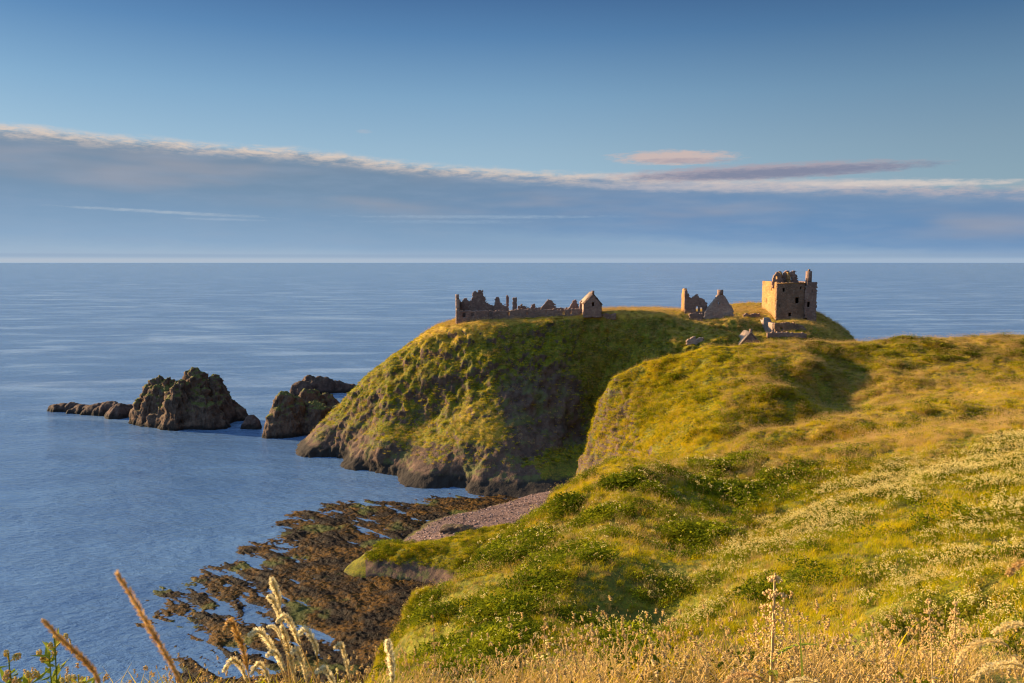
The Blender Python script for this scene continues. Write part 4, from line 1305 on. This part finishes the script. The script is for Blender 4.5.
sc = rng.uniform(1.6, 3.2, n)
rot = np.stack([rng.normal(0, .15, n), rng.normal(0, .15, n), rng.uniform(0, 6.283, n)], 1)
scl = np.stack([sc, sc, sc * .45], 1)
scatter('headland_grass', P, kind, rot, scl, 'rough turf over the castle headland', 'grass')


# ---------------------------------------------------------------- countable plants close to the camera
FG1 = leaf_mat('pale_plume', [(0.80, 0.66, 0.36), (0.90, 0.80, 0.52)], patch=9.0, trans=0.5)
FG2 = leaf_mat('ripe_brown_plume', [(0.54, 0.34, 0.11), (0.72, 0.48, 0.20)], patch=9.0, trans=0.3)
FG3 = leaf_mat('dry_stem', [(0.45, 0.30, 0.12), (0.55, 0.40, 0.18)], patch=9.0, trans=0.2)
FG5 = leaf_mat('golden_plume', [(0.85, 0.66, 0.30), (0.90, 0.76, 0.42)], patch=9.0, trans=0.55)
FG4 = leaf_mat('fresh_leaf', [(0.16, 0.22, 0.02), (0.30, 0.32, 0.04)], patch=9.0, trans=0.4)


def ground(x, y):
    return float(main_h(np.array([x]), np.array([y]))[0])


def smooth_line(P, n):
    P = np.array(P, float)
    t = np.linspace(0, len(P) - 1, n)
    out = []
    for q in t:
        i = min(int(q), len(P) - 2); f = q - i
        p0, p1, p2, p3 = P[max(i - 1, 0)], P[i], P[i + 1], P[min(i + 2, len(P) - 1)]
        out.append(0.5 * ((2 * p1) + (-p0 + p2) * f + (2 * p0 - 5 * p1 + 4 * p2 - p3) * f * f + (-p0 + 3 * p1 - 3 * p2 + p3) * f ** 3))
    return np.array(out)


def plume_grass(pts, Y, wpx, label, mat, group, dY=0.0, stem=True, fluff=1.0, nseed=None, name='grass_plume'):
    """one flowering stalk: pts run from the tip of its head down to where the head ends, then the stem goes to the ground"""
    W3 = [np.array(at(u, v, Y + dY * i / max(len(pts) - 1, 1))) for i, (u, v) in enumerate(pts)]
    L = smooth_line(W3, 14)
    d = L[-1] - L[-4]; d /= np.linalg.norm(d)
    if d[2] > -0.5:
        d = d * 0.5 + np.array([0, 0, -0.7]); d /= np.linalg.norm(d)
    gz = ground(L[-1][0], L[-1][1])
    st = [L[4], L[-1]]
    p = L[-1].copy(); dd = d.copy()
    for k in range(6):
        step = max((L[-1][2] - gz) / 6, .02)
        p = p + dd * step / max(-dd[2], .4); st.append(p.copy())
        dd = dd * .75 + np.array([0, 0, -.25]); dd /= np.linalg.norm(dd)
    st[-1][2] = ground(st[-1][0], st[-1][1]) - .02
    base = st[-1]
    t = thing(name, label, 'grass stalk', tuple(base), group); t['kind'] = 'thing'
    w = wpx * 1.2 / F * Y
    pm = PM()
    pm.tube([L[0]] + [L[k] for k in range(2, 14, 3)] + list(smooth_line(st[1:], 8)), w * .05, w * .12, 0, 5)
    under(pm.build('stem', [FG3]), t)
    pm = PM()
    r = random.Random(int(pts[0][0] * 7 + pts[0][1]))
    n = int((nseed or 260) * 1.7)
    for i in range(n):
        q = r.random() ** .9
        k = q * 13; i0 = min(int(k), 12); f = k - i0
        c = L[i0] * (1 - f) + L[i0 + 1] * f
        dl = L[i0 + 1] - L[i0]; dl /= np.linalg.norm(dl) + 1e-9
        prof = math.sin(math.pi * min(max(q * .86 + .10, 0), 1)) ** .6
        o_ = np.array([r.gauss(0, 1) for _ in range(3)]); o_ -= dl * np.dot(o_, dl); o_ /= np.linalg.norm(o_) + 1e-9
        rad_ = w * .5 * prof * r.random() ** .5 * fluff
        a = c + o_ * rad_ * .25; e = c + o_ * rad_ - dl * w * .55
        s_ = np.cross(o_, dl) * w * .06
        pm.v += [a - s_, a + s_, e + s_ * .8, e - s_ * .8]; pm.t += [.5] * 4
        pm.f.append((pm.n, pm.n + 1, pm.n + 2, pm.n + 3)); pm.mi.append(0); pm.n += 4
        if i % 2 == 0:
            pm.blob(e, w * .06, 0, rs=r, sq=2.4)
    under(pm.build('seed_head', [mat]), t)
    return t


GP = 'plumed grass stalks in front of the shore'
for pts, wp, mt, lab in [
    ([(272, 580), (274, 586), (278, 596), (280, 608)], 8, FG1, 'tallest pale grass plume reaching up over the weedy shore, nodding at its tip'),
    ([(269, 597), (273, 601), (278, 611), (281, 624)], 7, FG1, 'short pale plume just under the tallest one'),
    ([(279, 620), (284, 616), (290, 622), (296, 636), (301, 647)], 7, FG1, 'pale plume arching over to the left below the tallest plume'),
    ([(300, 633), (306, 630), (312, 638), (316, 648), (317, 657)], 7, FG1, 'pale plume hooked like a crook, right of the arching one'),
    ([(252, 634), (259, 631), (268, 641), (276, 654), (281, 668)], 8, FG1, 'thick pale plume bowing left in the middle of the clump'),
    ([(227, 628), (231, 623), (237, 634), (243, 650), (248, 672)], 9, FG2, 'ripe brown plume with a pale hooked tip at the left of the clump'),
    ([(225, 669), (233, 660), (241, 667), (247, 682)], 7, FG1, 'low pale plume bent hard to the left near the bottom edge'),
    ([(268, 655), (274, 652), (280, 659), (285, 672)], 6, FG1, 'small pale plume low in the middle of the clump'),
    ([(293, 652), (297, 650), (303, 664), (307, 682)], 7, FG1, 'upright pale plume low under the hooked one'),
    ([(336, 647), (341, 645), (346, 660), (350, 681)], 6, FG1, 'slim lone plume standing right of the clump'),
    ([(318, 671), (325, 669), (332, 680), (336, 690)], 7, FG1, 'low pale plume at the bottom edge between clump and lone plume'),
    ([(388, 643), (390, 655), (392, 668), (392, 684)], 9, FG1, 'upright fluffy white plume against the green slope'),
    ([(282, 628), (286, 640), (291, 660), (296, 684)], 8, FG1, 'long straight pale plume in the centre of the clump'),
    ([(268, 627), (272, 626), (277, 630), (281, 640)], 4, FG1, 'tiny pale plume left of the long straight one'),
    ([(252, 672), (259, 664), (266, 672), (270, 684)], 6, FG1, 'small low plume left of the small middle one, near the bottom edge')]:
    plume_grass(pts, 1.7, wp, lab, mt, GP, .1)
GB = 'brown grass spikes leaning close to the camera'
plume_grass([(118, 575), (136, 604), (152, 632), (170, 662), (184, 690)], 0.80, 9, 'long brown spike leaning left, tallest and blurred, close to the camera', FG2, GB, .05, nseed=420, fluff=.9, name='grass_spike')
plume_grass([(45, 622), (62, 640), (80, 656), (94, 672), (102, 690)], 0.85, 8, 'shorter brown spike leaning left over the thistles, blurred', FG2, GB, .05, nseed=380, fluff=.9, name='grass_spike')
GR = 'arched grass plumes at the lower right'
for pts, wp, mt, lab in [
    ([(958, 662), (966, 650), (980, 643), (996, 641), (1008, 646)], 11, FG1, 'broad pale plume arching right like a bow at the lower right'),
    ([(974, 678), (988, 668), (1004, 664), (1020, 665), (1034, 672)], 12, FG1, 'lowest broad pale plume arching at the bottom right corner'),
    ([(994, 633), (1004, 627), (1018, 624), (1034, 628)], 10, FG1, 'pale plume arching out of the right edge above the bow-shaped one'),
    ([(1008, 574), (1016, 566), (1028, 562), (1040, 566)], 11, FG2, 'pinkish plume at the right edge, highest of the arched plumes'),
    ([(722, 686), (736, 676), (750, 674), (764, 680)], 10, FG2, 'pinkish plume lying low across the bottom edge left of the dock plant'),
    ([(780, 690), (794, 682), (808, 680), (822, 686)], 10, FG1, 'creamy plume just showing at the bottom edge right of the dock plant')]:
    plume_grass(pts, 1.9, wp * .62, lab, FG5 if mt is FG1 else mt, GR, .1, nseed=260, fluff=1.2)


def dock(u0, v0, Y, label, tall=1.0, mat=FG2, whorls=7, name='dock_plant', group=None, lean=0.0, leaves=3, wid=1.0):
    top = np.array(at(u0, v0, Y))
    bx, by = top[0] - lean, top[1]
    bz_ = ground(bx, by)
    H_ = top[2] - bz_
    t = thing(name, label, 'weed', (bx, by, bz_), group)
    r = random.Random(int(u0 + v0))
    pts = [np.array([bx + lean * q * q, by, bz_ - .02 + (H_ + .02) * q]) for q in np.linspace(0, 1, 7)]
    pm = PM(); pm.tube(pts, .006 * wid, .0025 * wid, 0, 6)
    under(pm.build('stem', [FG3]), t)
    pm = PM()
    for k in range(whorls):
        q = 1 - (k + .3) / whorls * .62
        c = np.array([bx + lean * q * q, by, bz_ + H_ * q])
        R0 = (.018 + .012 * k) * wid
        for i in range(46):
            a = r.random() * 6.283; rr_ = R0 * r.random() ** .5
            pm.blob(c + np.array([math.cos(a) * rr_, math.sin(a) * rr_, -rr_ * .35 + r.gauss(0, .006)]), .0055 * wid ** .5 * r.uniform(.7, 1.3), 0, rs=r, sq=.8)
    pm.tube(pts[2:], .004 * wid, .002 * wid, 0, 5)
    under(pm.build('seed_head', [mat]), t)
    for k in range(leaves):
        pm = PM(); q = .12 + .12 * k
        pm.blade((bx, by, bz_ + H_ * q), .26, .05, r.random() * 6.28, .7, 1.1, 5)
        under(pm.build('leaf', [FG4]), t)
    return t


dock(775, 573, 4.0, 'tall dock plant with tiered seed whorls, standing alone below the flower drift', wid=2.0, whorls=6)
GD = 'dry brown stalks on the near slope'
for u0, v0, Y, ln, lab in [
    (928, 598, 3.6, -.05, 'tall dry stalk leaning left, before the flowers at the lower right'),
    (955, 600, 3.8, -.02, 'straight dry stalk right of the leaning one among cream flowers'),
    (886, 640, 3.2, -.03, 'short reddish stalk with a dense head near the bottom right'),
    (432, 612, 6.5, -.05, 'brown stalk leaning left on the edge of the green brow'),
    (545, 616, 6.0, 0.02, 'brown stalk before the leafy part of the slope, left one of a pair'),
    (592, 622, 5.8, -.02, 'brown stalk before the leafy part of the slope, right one of a pair')]:
    dock(u0, v0, Y, lab, wid=.7, whorls=9, name='dry_stalk', group=GD, lean=ln, leaves=0)
pm_spear = PM()
x_, y_, z_ = at(799, 622, 3.0)
gz_ = ground(x_, y_)
pm_spear.blade((x_ + .06, y_, gz_), z_ - gz_ + .01, .02, math.pi, .06, .05, 5, hang=1.57)
o = pm_spear.build('leaf_blade', [FG4]); o['kind'] = 'thing'
tag(o, 'single upright pale green blade right beside the tall dock plant', 'grass blade')


def thistle(u0, v0, Y, label, nst, spread, seed):
    top = np.array(at(u0, v0, Y)); bx, by = top[0], top[1]; bz_ = ground(bx, by); H_ = top[2] - bz_
    r = random.Random(seed)
    t = thing('thistle_plant', label, 'thistle', (bx, by, bz_), 'thistles at the lower left')
    for k in range(nst):
        pm = PM(); ph = PM(); pl = PM()
        az_ = r.random() * 6.28; sp_ = spread * r.uniform(.2, 1); hh = H_ * (1 if k == 0 else r.uniform(.75, .97))
        if k == 0:
            sp_ = 0
        pts = [np.array([bx + math.cos(az_) * sp_ * q ** 1.3, by + math.sin(az_) * sp_ * q ** 1.3, bz_ - .02 + hh * q]) for q in np.linspace(0, 1, 6)]
        pm.tube(pts, .0035, .002, 0, 5)
        for j in range(80):
            q = r.uniform(.45, .98); c = pts[0] * (1 - q) + pts[-1] * q
            i0 = min(int(q * 5), 4); c = pts[i0] * (1 - (q * 5 - i0)) + pts[i0 + 1] * (q * 5 - i0)
            pl.leaf(c, r.uniform(.035, .075), .019, r.random() * 6.28, r.uniform(.0, .9))
        under(pm.build('stem', [FG4]), t); under(pl.build('foliage', [FG4]), t)
        for j in range(3):
            c = pts[-1] + np.array([r.gauss(0, .016), r.gauss(0, .016), r.uniform(-.02, .008)])
            ph.tube([pts[-1] - np.array([0, 0, .03]), c], .0015, .0015, 0, 4)
            for i in range(40):
                o_ = np.array([r.gauss(0, 1) for _ in range(3)]); o_ /= np.linalg.norm(o_)
                ph.blob(c + o_ * .0065 * np.array([1, 1, 1.4]), .0024, 0, rs=r, sq=1.8)
        under(ph.build('flower_head', [FG2 if k % 2 else G4]), t)


thistle(8, 646, 2.3, 'leftmost yellow-green thistle cut by the left edge', 5, .06, 3)
thistle(54, 632, 2.4, 'tallest thistle, with a bushy leafy top beside the shorter brown spike', 5, .05, 5)
thistle(28, 668, 2.2, 'low budding thistle between the leftmost and the tallest thistle', 4, .05, 7)
thistle(78, 668, 2.2, 'low thistle with round brown heads right of the tallest thistle', 4, .05, 9)
